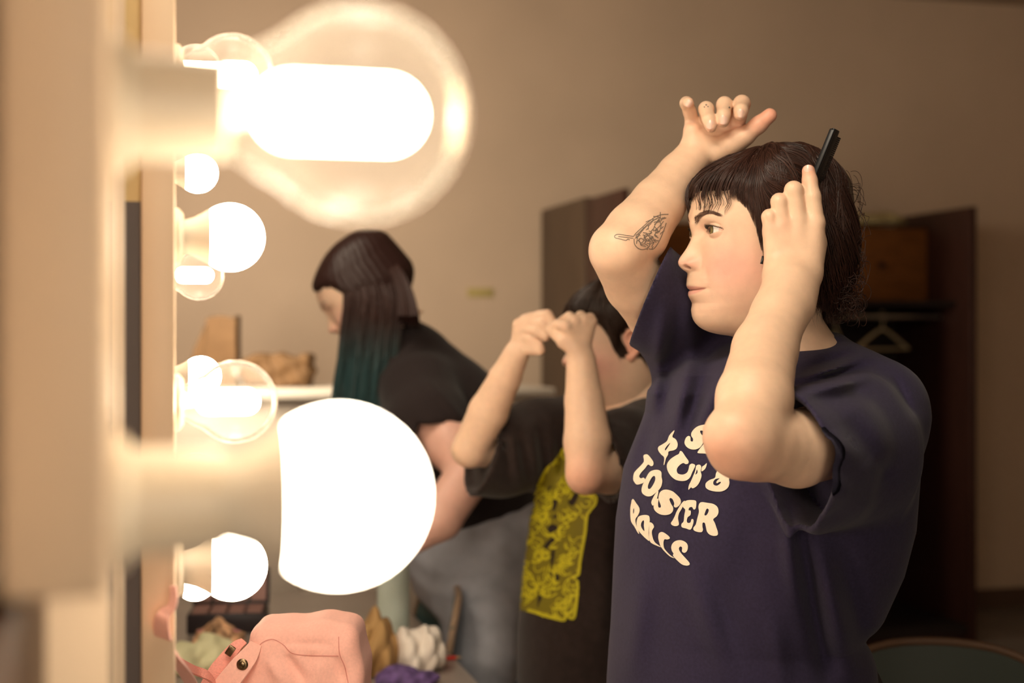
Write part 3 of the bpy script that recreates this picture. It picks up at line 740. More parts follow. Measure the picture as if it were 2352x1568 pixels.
def shirt(Q):
    d = stack_d(Q, ROWS, math.radians(40))
    sh = cap_d(Q, P(1885,885,1.86), P(2018,940,1.78), .068, .060); d = smin(d, sh, .03)
    d = smin(d, cap_d(Q, P(1895,868,1.86), P(2016,930,1.80), .043, .054), .02)
    sh = cap_d(Q, P(1720,850,1.91), P(1620,830,1.95), .060, .055); d = smin(d, sh, .03)
    fs = chain_d(Q, [P(1605,850,1.95), P(1562,768,1.94), P(1505,690,1.880), P(1455,628,1.838)], [.062,.053,.0610,.0590], .02)
    # cut the far sleeve at its cuff and hollow it
    up = chain_d(Q, [P(1418,578,1.79), P(1460,650,1.84), P(1510,715,1.89), P(1580,780,1.95)], [.0355,.0400,.0415,.038], .006)
    c = P(1490,688,1.88); ax = np.array([.90,-.12,-.40]); ax /= np.linalg.norm(ax)
    h = (Q-c)@ax; inner = chain_d(Q, [P(1552,757,1.93), P(1505,690,1.880), P(1440,610,1.83)], [.038,.0545,.053], .02)
    fs = smin(fs, up-.0105, .012); inner = np.minimum(inner, up-.0045)
    fs = np.maximum(fs, -h); 
    d = smin(d, fs, .025); cut1 = np.maximum(inner, h-.035)
    ns = chain_d(Q, [P(1992,975,1.79), P(1945,1015,1.72), P(1870,1045,1.62), P(1790,1055,1.55)], [.068,.082,.077,.073], .02)
    lower = cap_d(Q, P(1960,1080,1.74), P(1850,1125,1.61), .075, .042); ns = smin(ns, lower, .03)
    c2 = P(1806,1030,1.60); ax2 = np.array([.90,.22,.20]); ax2 /= np.linalg.norm(ax2)
    h2 = (Q-c2)@ax2; in2 = chain_d(Q, [P(1945,1018,1.72), P(1870,1045,1.62), P(1770,1058,1.53)], [.058,.0690,.065], .02)
    in2 = smin(in2, cap_d(Q, P(1950,1080,1.73), P(1840,1125,1.60), .050, .034), .03)
    ns = np.maximum(ns, -h2); 
    # crease where the sleeve joins the body
    d = smin(d, ns, .012)
    ff_ = fold_field(Q, FOLDS, 1.74)*np.clip((1.74+.2-Q[:, 1])/.1, 0, 1)+fold_field(Q, SLF, 1.66)
    d = d-ff_; d = np.maximum(d, -np.maximum(in2-np.minimum(ff_, .004), h2-.07)); d = np.maximum(d, -(cut1-np.minimum(ff_, .002)))
    return d
VS, FS = surf(shirt, [.085,1.50,.86], [.62,2.10,1.53], .0027, 2.0)
M_navy = mat('navy_cotton', (0.034, 0.027, 0.060), 0.88, spec=0.12, noise=0.12, nscale=260, bump=0.25, bscale=1400, sheen=0.08)
shirt_o = mesh_obj('t_shirt', VS, FS, M_navy, who)
bvS = bvh_of(VS, FS)
# collar rib round the neck
cr = []
cc = np.array(P(1860, 818, 1.86)); 
for i in range(25):
    q = 2*math.pi*i/24; p = cc+np.array([.053*math.cos(q), .055*math.sin(q), .012*math.cos(q+.2)-.002])
    cr.append(Vector(p))
b = MB(); b.tube(cr, .0085, 8, flat=0.45); b.build('collar', mat('navy_rib', (0.034,0.027,0.058), .85, sheen=.2), shirt_o)
# ---- lettering on the shirt, outlines traced letter by letter
def zm(L, s=4.127, ox=1420, oy=940): return [(x/s+ox, y/s+oy) for x, y in L]
LET = {
'letter_L': ([(245,450),(255,432),(285,430),(318,465),(340,500),(338,530),(318,540),(290,525),(262,560),(225,600),(205,635),(222,655),(245,648),(262,665),(245,695),(210,710),(180,712),(160,690),(148,660),(155,610),(175,580),(220,535),(250,495)],),
'letter_O': ([(300,600),(340,578),(385,575),(415,595),(418,640),(425,680),(415,730),(390,765),(350,800),(315,822),(275,822),(240,800),(228,770),(235,725),(260,670)],[(352,632),(330,640),(305,680),(288,725),(292,752),(312,750),(340,710),(358,665)]),
'letter_B': ([(358,800),(388,772),(378,830),(362,870),(337,912),(320,885),(330,850)],),
'letter_S': ([(400,790),(430,765),(470,760),(520,775),(560,810),(590,845),(597,880),(580,910),(550,928),(530,915),(535,890),(520,850),(500,838),(492,855),(505,890),(525,930),(520,965),(495,990),(450,1000),(400,992),(360,965),(342,930),(350,885),(372,848),(388,850),(385,890),(388,925),(405,930),(412,915),(400,880),(388,840)],),
'letter_T': ([(596,900),(625,868),(640,872),(625,905),(600,950),(580,985),(572,1030),(580,1075),(575,1098),(545,1105),(515,1095),(505,1075),(520,1050),(540,1010),(560,960)],),
'letter_E': ([(645,866),(690,858),(740,865),(745,900),(738,940),(720,948),(705,925),(680,930),(672,955),(692,960),(690,1000),(665,1020),(655,1055),(665,1075),(690,1070),(700,1040),(718,1045),(715,1085),(692,1138),(650,1128),(608,1115),(605,1085),(625,1060),(632,1000),(640,950),(622,930),(617,900)],),
'letter_R': ([(775,890),(800,878),(850,885),(905,895),(945,925),(955,970),(940,1010),(905,1040),(920,1075),(935,1120),(948,1160),(945,1190),(910,1198),(870,1185),(845,1155),(835,1110),(825,1075),(805,1075),(803,1110),(808,1140),(795,1162),(755,1160),(722,1145),(718,1120),(740,1090),(755,1030),(770,970),(765,925)],[(845,940),(832,965),(822,1000),(840,1002),(858,975),(862,948)]),
'letter_R.001': ([(135,860),(150,850),(175,885),(205,930),(208,970),(190,1010),(170,1040),(175,1090),(195,1140),(205,1178),(190,1165),(160,1110),(130,1065),(122,1010),(122,930),(130,890)],[(155,935),(148,960),(150,990),(158,965)]),
'letter_O.001': ([(190,1030),(215,1008),(260,1000),(298,1010),(305,1050),(300,1100),(295,1160),(298,1210),(300,1245),(270,1225),(225,1180),(195,1140),(180,1090)],[(245,1050),(228,1070),(222,1105),(240,1140),(255,1150),(250,1100),(252,1065)]),
'letter_L.001': ([(305,1070),(335,1085),(345,1115),(330,1140),(325,1170),(335,1220),(355,1260),(395,1290),(410,1305),(370,1290),(320,1265),(302,1235),(299,1180),(300,1120)],),
'letter_L.002': ([(395,1170),(430,1162),(480,1195),(495,1220),(470,1232),(445,1230),(435,1260),(440,1310),(465,1345),(500,1380),(540,1408),(500,1395),(450,1350),(410,1300),(395,1260),(385,1210)],),
'letter_S.001': ([(520,1270),(550,1245),(600,1238),(645,1258),(665,1290),(660,1335),(635,1358),(610,1345),(612,1310),(595,1298),(580,1320),(600,1360),(640,1405),(675,1445),(682,1470),(655,1480),(610,1468),(560,1425),(525,1385),(530,1365),(515,1340),(508,1305)],),
'letter_D': ([(533,200),(537,212),(520,260),(550,285),(567,330),(560,370),(530,390),(485,400),(480,430),(460,465),(445,522),(437,525),(443,480),(438,450),(410,425),(385,385),(390,355),(430,330),(470,300),(490,250)],[(500,318),(475,340),(450,375),(455,390),(480,355)]),
'letter_U': ([(590,398),(610,405),(640,450),(670,490),(665,515),(640,520),(620,510),(590,525),(562,560),(560,595),(580,615),(620,618),(655,600),(670,570),(680,530),(705,515),(735,530),(725,560),(705,600),(685,645),(650,672),(600,678),(545,665),(500,625),(472,570),(470,520),(500,475),(550,440),(578,425)],),
'letter_G': ([(745,535),(775,525),(792,545),(787,590),(795,630),(775,690),(745,730),(710,748),(695,738),(670,762),(674,720),(694,680),(716,630),(735,580)],[(752,570),(742,598),(737,620),(757,600)]),
'letter_S.002': ([(845,510),(832,560),(800,588),(794,578),(800,545),(822,530)],),
'ampersand': ([(950,575),(985,560),(1040,575),(1100,595),(1135,605),(1115,630),(1080,645),(1055,655),(1058,700),(1040,745),(990,775),(930,778),(870,765),(835,740),(835,700),(870,670),(920,650),(930,610)],[(965,655),(925,662),(905,690),(912,715),(940,722),(968,705),(978,688),(958,690),(942,700),(934,690),(945,672)],[(1010,585),(985,590),(975,605),(1000,600),(1030,590)]),
'letter_S.003': ([(850,148),(790,150),(740,175),(705,215),(698,250),(715,280),(712,305),(692,300),(690,265),(670,255),(645,275),(632,315),(645,350),(680,375),(730,382),(775,365),(800,335),(820,290),(840,240)],[(800,200),(782,205),(790,230),(805,245),(815,215)]),
'letter_E.001': ([(775,378),(795,352),(815,330),(840,320),(860,360),(880,400),(890,425),(830,420),(760,415),(765,392)],),
}
M_print = mat('cream_print', (0.88, 0.76, 0.60), 0.7, noise=0.03, nscale=300)
for k, v in LET.items():
    V, F = decal(bvS, zm(v[0]), [zm(h) for h in v[1:]], 3.0, .0011)
    if F: mesh_obj(k.split('.')[0], V, F, M_print, shirt_o)
# ---- hair of the foreground person
def Fp_(px): return px_to_f(px)
FTm = [(327,Fp_(1800)),(329,Fp_(1765)),(333,Fp_(1742)),(342,Fp_(1712)),(355,Fp_(1684)),(372,Fp_(1655)),(390,Fp_(1630)),(410,Fp_(1608)),(430,Fp_(1596)),(455,Fp_(1589)),(480,Fp_(1588)),(740,Fp_(1590))]
def Bp_(px): return -px_to_f(px)
BTm = [(327,Bp_(1801)),(329,Bp_(1840)),(334,Bp_(1862)),(345,Bp_(1884)),(362,Bp_(1906)),(385,Bp_(1928)),(410,Bp_(1942)),(450,Bp_(1948)),(520,Bp_(1955)),(560,Bp_(1958)),(600,Bp_(1956)),(640,Bp_(1948)),(680,Bp_(1940)),(735,Bp_(1925))]
WTm = [(327,2),(329,28),(334,42),(345,54),(365,66),(390,74),(430,81),(480,84),(540,84),(600,80),(650,75),(700,68),(740,60)]
CTm = [(327,Fp_(1800)),(380,-14),(450,0),(740,-5)]
hair_at = hair_surface(FTm, BTm, WTm, CTm)
ZH = [(0,462),(38,462),(48,470),(55,490),(61,525),(66,575),(72,596),(80,600),(100,606),(115,650),(130,680),(150,690),(180,690)]
def zh(phi): return interp(ZH, np.degrees(np.abs(phi)))
def meridian(phi, tau):   # tau 0 at the crown, 1 at the hairline
    t = np.clip(tau, 0, 1); b = zh(phi); return 327+(b-327)*(1-np.cos(t*math.pi/2))**1.0+np.maximum(tau-1, 0)*(b-327)*1.3
# scalp-hugging cap
na, nb_ = 160, 70; ph = np.linspace(-math.pi, math.pi, na, endpoint=False); V = []; 
hd = hair_surface([(p, px_to_f(q)) for p, q in BASE[:20]], HB, HW, HC)
for i in range(nb_):
    tau = i/(nb_-1)*(1-.07*np.clip((60-np.degrees(np.abs(ph)))/25,0,1)*(.75+.25*np.sin(ph*23))); py = meridian(ph, tau); q = hair_at(ph, py); q2 = hd(ph, np.maximum(py, 347))
    k = (np.clip((tau-0.74)/0.20, 0, 1)**2)[:, None]; q = q*(1-k*0.9)+q2*k*0.9
    wob = 0.8*np.sin(ph*37+tau*5)+0.6*np.sin(ph*61-tau*9+1)
    rad = q-np.array([-10, 0, 0]); rad[:, 2] = 0; rad /= np.maximum(np.linalg.norm(rad, axis=1), 1e-6)[:, None]
    V.append(q+rad*(wob-2.2)[:, None])
V = np.array(V).reshape(-1, 3); F = [(i*na+j, i*na+(j+1) % na, (i+1)*na+(j+1) % na, (i+1)*na+j) for i in range(nb_-1) for j in range(na)]+[tuple(range(na))[::-1]]
capV, capF = V, F
paths, radii, lcol = [], [], []
def lock(phi0, phi1, t0, t1, lift=1.0, curl=0.0, rad=0.7, cf=1.0, n=18, free=0.0, seed=0, pe=1.0, te=1.0):
    t = np.linspace(0, 1, n); e = t*t*(3-2*t) if pe == 1.0 else t**pe
    tau = t0+(t1-t0)*t**te; phi = phi0+(phi1-phi0)*e
    py = meridian(phi, tau); q = hair_at(phi, py); q2 = hd(phi, np.maximum(py, 347))
    k = (np.clip((tau-0.8)/0.2, 0, 1)**2*0.85)[:, None]*(1-free); q = q*(1-k)+q2*k
    out = q-np.array([-8., 0, 5.]); out /= np.linalg.norm(out, axis=1)[:, None]
    over = np.clip((tau-0.93)/0.25, 0, 1); T = np.gradient(q, axis=0); T /= np.linalg.norm(T, axis=1)[:, None]; S_ = np.cross(T, out)
    a = seed*6.28+over*6.0*cf
    q = q+out*(lift*np.sin(np.clip(t*1.1+.05,0,1)*math.pi)**.5+0.4*np.sin(t*9+seed*20))[:, None]+(out*np.maximum(np.sin(a)-math.sin(seed*6.28), -.3)[:, None]+S_*(np.cos(a)-math.cos(seed*6.28))[:, None])*(curl*over)[:, None]
    paths.append(q); radii.append(rad*(0.55+0.45*np.sin(np.clip(t*1.15+.12, 0, 1)*math.pi))*np.where(t > .85, (1-t)/.15*.85+.15, 1))
NL = 4200
R_ = math.radians
for i in range(NL):
    if i % 9 == 0:
        cl = RNG.rand(6); side = 1 if RNG.rand() < 0.72 else -1       # a new clump
    a, b_, c_, d_, e_, g_ = np.clip(cl+(RNG.rand(6)-.5)*np.array([.035, .3, .10, .3, .10, .3]), 0, 1)
    lift = .2+1.2*g_+2.6*cl[5]**3; ra = .36+.40*RNG.rand()
    if a < .24:            # fringe, swept forward and down from the front parting
        kc = int(a/.24*15); fr = RNG.rand()-.5; ph1 = R_(-58+112*(kc+.5+.8*fr*(.35+1.3*abs(fr))+.18*math.sin(kc*7))/15); tl = .945+.045*math.sin(kc*2.9+1)+.06*(RNG.rand()-.6)
        lock(R_(52-20*c_) if ph1 > R_(-25) else R_(-35*c_), ph1, .50-.22*c_, tl+.02*RNG.rand(), lift+1.0, 2.5+2.5*d_, ra, .45+.5*d_, seed=.12+.3*b_, free=.5, pe=.75, te=1.2)
    elif a < .82:          # combed backwards from the parting over the ear
        u = (a-.24)/.58; end = 46+128*u; st = 30+14*c_
        sd = side
        lock(R_(st*sd), R_(end*sd), .12+.48*c_, .985+.03*b_ if end < 105 else .98+.08*b_, lift+.6*u, (4+4*d_)*(end > 112)+.3, ra, .9+.8*d_, n=24, seed=b_, pe=.72, te=2.2)
    else:                  # crown to nape
        lock(R_((90+60*c_)*side), R_((112+68*e_)*side), .0+.4*c_, .98+.08*b_, lift+1, 5+5*d_, ra, 1+d_, seed=b_)
for i in range(420):                      # loose curls at the nape and behind the crown
    side = 1 if RNG.rand() < .6 else -1; a = RNG.rand()
    lock(math.radians(100+40*a)*side, math.radians(118+60*a)*side, .60+.3*RNG.rand(), 1.0+.13*RNG.rand(), lift=2+8*RNG.rand(), curl=6+7*RNG.rand(), rad=.40, cf=1.8, free=.6, seed=RNG.rand())
for i in range(70):                       # fringe ends over the forehead
    a = RNG.rand(); s = 1 if RNG.rand() < .6 else -1
    lock(math.radians(12+30*a)*s, math.radians(4+36*a)*s, .5, 1.10+.14*RNG.rand(), lift=2+3*RNG.rand(), curl=4+3*RNG.rand(), rad=.55, cf=.9, free=.7, seed=.1+.15*RNG.rand())
for i in range(40):                       # sideburn wisps in front of the ear
    a = RNG.rand(); lock(math.radians(58+4*a), math.radians(68+3*a), .6, 1.0+.06*RNG.rand(), lift=.6+.8*RNG.rand(), curl=.8, rad=.35, seed=RNG.rand())
for i in range(520):                      # tight curls at the nape
    t = np.linspace(0, 1, 22); f0 = -76-36*RNG.rand(); z0 = -48-52*RNG.rand(); l0 = RNG.uniform(-58, 62); w_ = 3.5+5*RNG.rand(); tw = 5+5*RNG.rand(); a = RNG.rand()*6.28
    if (f0/112)**2+(l0/74)**2 < .55: f0 -= 14
    paths.append(np.stack([f0-8*t+w_*np.cos(a+t*tw), l0+w_*.7*np.sin(a*2+t*tw*.8), z0-14*t+w_*np.sin(a+t*tw)], 1)); radii.append(np.full(22, .30+.2*RNG.rand())*np.minimum(1, (1-t)*6+.2))
for i in range(44):                      # loops standing off the back of the head
    a = RNG.rand(); t = np.linspace(0, 1, 20); z0 = 78-120*RNG.rand(); side = (RNG.rand()-.4)*60
    q = hair_at(np.full(20, math.pi-.35*(side > 0)), np.full(20, 534-z0*1.815)); w_ = 6+8*RNG.rand()
    p = q+np.stack([-w_*np.sin(t*math.pi)**1.0+6, side*.6+8*t, -t*(18+22*RNG.rand())+6*np.sin(t*6+a*6)], 1)
    paths.append(p); radii.append(np.full(20, .34))
v, f = locks(paths, radii, 5)
lc = np.repeat(np.array([[.040,.016,.011]])*(0.45+0.9*RNG.rand(len(paths), 1)), [len(p)*5 for p in paths], axis=0)
hv = np.vstack([capV, v]); hf = capF+(f+len(capV)).tolist()
hair_o = mesh_obj('hair', tf(HM, hv), hf, M_hair, who, colors=np.vstack([np.tile([.030,.013,.010], (len(capV), 1)), lc]))
# black earring at the lobe
b = MB(); ep = [PV(1752,588,1.742), PV(1751,597,1.740), PV(1749,606,1.740)]; b.tube(ep, [.0012,.0016,.0020], 8); b.build('earring', mat('black_stud', (.02,.02,.02), .25), who)
# ---- legs and shoes
M_pants = mat('black_trousers', (0.02, 0.02, 0.025), 0.8)
def legs(Q):
    cx, cy = P(1760,760,1.88)[0], 1.88
    d = ell_d(Q, (cx-.01, cy, .92), (.17, .17, .15))
    for s in (-1, 1):
        o = np.array([s*.07, s*-.07, 0]); d = smin(d, chain_d(Q, [np.array([cx, cy, .88])+o, np.array([cx-.01, cy-.01, .48])+o, np.array([cx+.01, cy+.01, .10])+o], [.095,.068,.052], .03), .03)
    return d
v, f = surf(legs, [.08,1.62,.04], [.62,2.12,1.08], .010); mesh_obj('trousers', v, f, M_pants, who)
for s in (-1, 1):
    b = MB(); o = Vector((P(1815,760,1.88)[0]+s*.075, 1.88-s*.075, 0))
    def shoe(Q, o=o):
        q = Q-np.array(o); return np.maximum(smin(ell_d(q, (-.06,-.05,.035), (.12,.055,.05), np.array(Matrix.Rotation(.7,3,'Z'))), cap_d(q, (0,0,.05),(0,0,.09),.05,.045), .03), -q[:, 2])
    v, f = surf(shoe, np.array(o)-[.25,.22,.01], np.array(o)+[.12,.14,.16], .006, 2); mesh_obj('shoe', v, f, mat('dark_shoe', (.03,.03,.03), .5), who)
# ---- comb in the hand
cb = empty('comb', PV(1888,400,1.735), 'black comb held up behind the head by the raised fingers', 'comb')
a, bq = PV(1920,297,1.735), PV(1868,425,1.745); ax = (bq-a).normalized(); wd = (Vector((ax.z, 0, -ax.x)).normalized()*-0.62+Vector((0, .78, 0))).normalized(); wd = (wd-ax*wd.dot(ax)).normalized(); th = ax.cross(wd).normalized()
M = Matrix((ax, wd, th)).transposed().to_4x4(); M.translation = a
L = (bq-a).length+.05
b = MB(); b.box((L/2, 0, 0), (L/2, .0075, .0022), M, .0014); b.box((L*.5, -.0070, 0), (L*.49, .0026, .0036), M, .0018); b.build('spine', mat('black_plastic', (.012,.012,.014), .35), cb)
b = MB()
for i in range(46): b.box((.008+i*(L-.012)/46, .0115, 0), (.0010, .0060, .0012), M)
o = b.build('teeth', MATS['black_plastic'], cb, smooth=False); o['kind'] = 'stuff'
# ================================================================ the two people further back
def add_body(name, parts_cols, parent):
    vv, ff, cc, k = [], [], [], 0
    for v, f, c in parts_cols:
        vv.append(v); ff += [[i+k for i in q] for q in (f.tolist() if isinstance(f, np.ndarray) else f)]; k += len(v); cc.append(c)
    return mesh_obj(name, np.vstack(vv), ff, M_skin, parent, colors=np.vstack(cc))
def hand_d(Q, wrist, wr, mcps, fingers, thumb, k=.008):
    d = None
    for m in mcps:
        e = cap_d(Q, wrist, m, .012, .0105); d = e if d is None else smin(d, e, .010)
    for p, r in fingers: d = smin(d, chain_d(Q, p, r, .003), .003)
    d = smin(d, chain_d(Q, thumb[0], thumb[1], .005), .007)
    return d
# ---- middle person
p2 = empty('person', Vector((P(1370, 760, 2.68)[0], 2.68, 0)), 'person in a black T-shirt with a yellow line print, both hands raised to the forehead', 'person')
HM2 = headM(P(1420, 777, 2.68), math.radians(12), math.radians(3), 0, 1.0)
def arms2(Q):
    d = chain_d(Q, [P(1345,1092,2.38), P(1350,1015,2.40), P(1342,920,2.42), P(1335,830,2.44)], [.032,.0405,.033,.0255], .006)
    d = smin(d, chain_d(Q, [P(1347,1085,2.38), P(1400,1075,2.44), P(1480,1010,2.62)], [.034,.044,.055], .006), .008)
    h = hand_d(Q, P(1335,815,2.44), .02, [P(1300,748,2.42), P(1320,738,2.425), P(1340,735,2.43), P(1358,738,2.435)],
      [([P(1300,748,2.42),P(1282,745,2.44),P(1266,752,2.46)],[.0105,.0092,.0080]), ([P(1320,738,2.425),P(1308,728,2.45),P(1290,738,2.475)],[.0108,.0095,.0082]),
       ([P(1340,735,2.43),P(1334,726,2.46),P(1318,742,2.48)],[.0105,.0095,.0082]), ([P(1358,738,2.435),P(1356,730,2.46),P(1342,748,2.475)],[.0098,.0086,.0075])],
      ([P(1318,800,2.43),P(1296,785,2.43),P(1280,768,2.445),P(1266,760,2.46)],[.014,.012,.0105,.009]))
    d = smin(d, h, .012)
    e = chain_d(Q, [P(1078,1032,2.62), P(1122,945,2.60), P(1160,868,2.57), P(1185,815,2.55)], [.033,.0365,.029,.0235], .006)
    e = smin(e, chain_d(Q, [P(1080,1032,2.62), P(1180,1035,2.71), P(1320,990,2.81)], [.032,.033,.040], .006), .008)
    h = hand_d(Q, P(1190,805,2.55), .02, [P(1190,745,2.54), P(1205,735,2.53), P(1222,730,2.525), P(1238,735,2.52)],
      [([P(1238,725,2.52),P(1258,722,2.505),P(1272,742,2.50)],[.0102,.0090,.0078]), ([P(1222,742,2.525),P(1246,742,2.505),P(1262,758,2.50)],[.0102,.0092,.0080]),
       ([P(1208,755,2.53),P(1234,760,2.51),P(1252,774,2.505)],[.0102,.0092,.0080]), ([P(1196,772,2.54),P(1220,780,2.52),P(1238,790,2.515)],[.0095,.0085,.0074])],
      ([P(1200,800,2.54),P(1222,800,2.525),P(1240,804,2.515)],[.0135,.0115,.0095]))
    e = smin(e, h, .010)
    return np.minimum(d, e)
V2, F2 = surf(arms2, [P(1020,0,2.6)[0], 2.34, P(0,1150,2.36)[2]], [P(1500,0,2.7)[0], 2.86, P(0,690,2.4)[2]], .0030)
def trunk2(Q):
    d = cap_d(Q, P(1465,900,2.70), P(1400,1180,2.72), .07, .12); return smin(d, chain_d(Q, [P(1490,1010,2.62), P(1430,990,2.70), P(1310,990,2.80)], [.05,.07,.05], .03), .03)
VT2, FT2 = surf(trunk2, [P(1180,0,2.8)[0],2.5,P(0,1400,2.6)[2]], [P(1620,0,2.7)[0],2.95,P(0,840,2.9)[2]], .014)
e1 = ear_part(HM2, 1, .0025)
add_body('body', [(tf(HM2, HEAD_LV), HEAD_LF, HEAD_LC), (V2, F2, skin_cols(V2, spots=[(P(1340,1100,2.36), .04, .5)])), (VT2, FT2, skin_cols(VT2)), (*e1, skin_cols(e1[0], (.82,.42,.30)))], p2)
R2 = [(a, b, c) for a, b, c in [(1600,1182,1500),(1568,1182,1500),(1450,1185,1500),(1300,1200,1510),(1200,1212,1515),(1100,1240,1520),(1010,1270,1530),(950,1330,1530),(910,1400,1520),(895,1430,1500)]]
def row2(py, xl, xr, Y): z = P(0,py,Y)[2]; X0, X1 = P(xl,0,Y)[0], P(xr,0,Y)[0]; w_ = (X1-X0)/2; return (z, (X0+X1)/2, Y, w_*1.12, w_*.90)
ROWS2 = [row2(1750,1170,1500,2.72)]+[row2(*r, 2.72) for r in R2]
F2L = [(1150+q*22, 960+(q % 3)*20, 1175+q*20, 1110, .008*(1 if q % 2 else -1), .010) for q in range(7)]+[(1400,1150,1380,1500,.008,.02),(1300,1100,1260,1400,-.004,.02)]
def shirt2(Q):
    d = stack_d(Q, ROWS2, math.radians(25))
    s1 = chain_d(Q, [P(1330,990,2.80), P(1240,1020,2.74), P(1150,1040,2.68), P(1060,1050,2.62)], [.075,.085,.080,.073], .02)
    c = P(1112,1040,2.64); ax = np.array([.86,.30,-.32]); ax /= np.linalg.norm(ax); h = (Q-c)@ax
    inn = chain_d(Q, [P(1240,1020,2.74), P(1150,1040,2.68), P(1050,1050,2.62)], [.062,.066,.060], .02)
    d = smin(d, np.maximum(s1, -h), .02); d = np.maximum(d, -np.maximum(inn, h-.012))
    s2 = chain_d(Q, [P(1490,1000,2.62), P(1430,1040,2.52), P(1370,1070,2.42)], [.07,.075,.068], .02)
    c = P(1388,1060,2.44); ax = np.array([.95,.25,.12]); h = (Q-c)@ax
    inn = chain_d(Q, [P(1450,1030,2.55), P(1430,1040,2.52), P(1360,1080,2.40)], [.052,.060,.057], .02)
    d = smin(d, np.maximum(s2, -h), .02); d = np.maximum(d, -np.maximum(inn, h-.03))
    return d-fold_field(Q, F2L, 2.62)
VS2, FS2 = surf(shirt2, [P(1020,0,2.7)[0], 2.36, P(0,1750,2.72)[2]-.02], [P(1560,0,2.8)[0], 2.95, P(0,870,2.7)[2]], .0055, 2.0)
sh2 = mesh_obj('t_shirt', VS2, FS2, mat('black_cotton', (0.030,0.020,0.018), .9, spec=.1, sheen=.12, noise=.15, nscale=60), p2)
bv2 = bvh_of(VS2, FS2)
def z5(L): return [(x/3.733+1160, y/3.733+1020) for x, y in L]
OUT = z5([(470,60),(500,30),(560,60),(600,200),(620,320),(700,425),(760,425),(795,450),(785,520),(720,600),(705,740),(680,880),(655,1020),(645,1120),(600,1142),(585,1150),(635,1175),(632,1300),(610,1480),(580,1505),(552,1490),(540,1440),(530,1500),(500,1520),(380,1490),(250,1450),(140,1420),(60,1390),(75,1250),(110,1080),(130,950),(165,850),(195,700),(225,560),(245,480),(270,350),(330,220),(410,150)])
HOL = [z5(h) for h in ([(375,380),(395,350),(405,380),(385,415)],[(415,470),(450,470),(450,520),(430,570),(410,560)],[(545,490),(570,470),(600,420),(635,420),(625,470),(590,525),(560,520)],[(400,630),(440,605),(475,610),(450,630)],[(372,710),(410,685),(450,700),(460,730),(430,740),(405,770),(375,750)],[(425,790),(430,830),(380,880),(335,905),(345,860),(390,810)],[(410,895),(430,890),(430,960),(410,1045),(395,1040),(400,950)],[(385,1090),(420,1100),(430,1160),(410,1150)],[(440,1110),(468,1100),(466,1160),(440,1180)],[(300,1280),(325,1310),(300,1360),(285,1410),(285,1330)])]
V, F = decal(bv2, OUT, HOL, 4.0, .0015, 2)
M_yel = mat('olive_yellow_ink', (0.20, 0.16, 0.010), .7); M_yel2 = mat('yellow_line_ink', (0.62, 0.54, 0.02), .7)
pr2 = mesh_obj('shirt_print', V, F, M_yel, sh2); pr2['kind'] = 'stuff'
O5 = np.array(OUT); H5 = HOL; lines = []
RNG2 = np.random.RandomState(3); tries = 0
def okp(p): return in_poly(p, OUT) and not any(in_poly(p, h) for h in H5)
while len(lines) < 190 and tries < 4000:
    tries += 1
    x, y = RNG2.uniform(1176, 1372), RNG2.uniform(1036, 1428)
    if not okp((x, y)): continue
    a = 1.45+.5*math.sin(y*.03)+.9*math.sin(x*.05); L = [(x, y)]
    for k in range(RNG2.randint(5, 14)):
        a += .55*math.sin(x*.09+y*.07)+RNG2.uniform(-.35, .35); x += 4.5*math.cos(a); y += 4.5*math.sin(a)
        if not okp((x, y)): break
        L.append((x, y))
    if len(L) > 2: lines.append(stroke_decal(bv2, L, RNG2.uniform(2.0, 3.2), .0025, 2))
for k in range(2):
    E = [(x+(1268-x)*.022*(k*2+1), y+(1240-y)*.012*(k*2+1)) for x, y in closed_catmull(OUT, 2)]; lines.append(stroke_decal(bv2, E, 3.0, .0025, 1))
mesh_obj('print_line', *merge(lines), M_yel2, sh2, smooth=False)['kind'] = 'stuff'
# hair: same growth as in front, swept up from the forehead
sel = list(range(0, len(paths)-26, 4)); pv, pf = locks([paths[i] for i in sel], [radii[i]*1.7 for i in sel], 4)
hv2 = np.vstack([capV, pv]); hf2 = capF+(pf+len(capV)).tolist()
ee = (np.hypot(hv2[:, 0]+6, hv2[:, 2]+12) < 33) & (hv2[:, 1] > 30); hv2 = hv2.copy(); hv2[ee, 1] = np.minimum(hv2[ee, 1], 70.0)
hv2w = tf(headM(P(1420, 772, 2.68), math.radians(12), math.radians(10), 0, 1.04), hv2)
mesh_obj('hair', hv2w, hf2, M_hair, p2, colors=np.tile([.035,.018,.012], (len(hv2), 1)))
def mk_legs(cx, cy, ztop, r, parent, m, h=.014, lean=(0, 0), spread=.09, ang=0.5):
    def fn(Q):
        d = ell_d(Q, (cx, cy, ztop-.06), (r*1.35, r*1.35, .14))
        for s in (-1, 1):
            o = np.array([s*spread*math.cos(ang), s*spread*math.sin(ang), 0])
            d = smin(d, chain_d(Q, [np.array([cx, cy, ztop-.10])+o, np.array([cx+lean[0]*.5, cy+lean[1]*.5, .47])+o, np.array([cx+lean[0], cy+lean[1], .10])+o], [r*.82, r*.60, r*.46], .03), .03)
        return d
    v, f = surf(fn, [cx-.4, cy-.4, .0], [cx+.4, cy+.4, ztop+.16], h); mesh_obj('trousers', v, f, m, parent)
    for s in (-1, 1):
        o = np.array([cx+lean[0]+s*spread*math.cos(ang), cy+lean[1]+s*spread*math.sin(ang), 0])
        def sf(Q): q = Q-o; return np.maximum(smin(ell_d(q, (-.06, 0, .035), (.13, .05, .05)), cap_d(q, (0, 0, .05), (0, 0, .09), .048, .045), .03), -q[:, 2])
        v, f = surf(sf, o-[.25, .12, .01], o+[.12, .12, .16], .009, 2); mesh_obj('shoe', v, f, mat('dark_shoe', (.03,.03,.03), .5), parent)
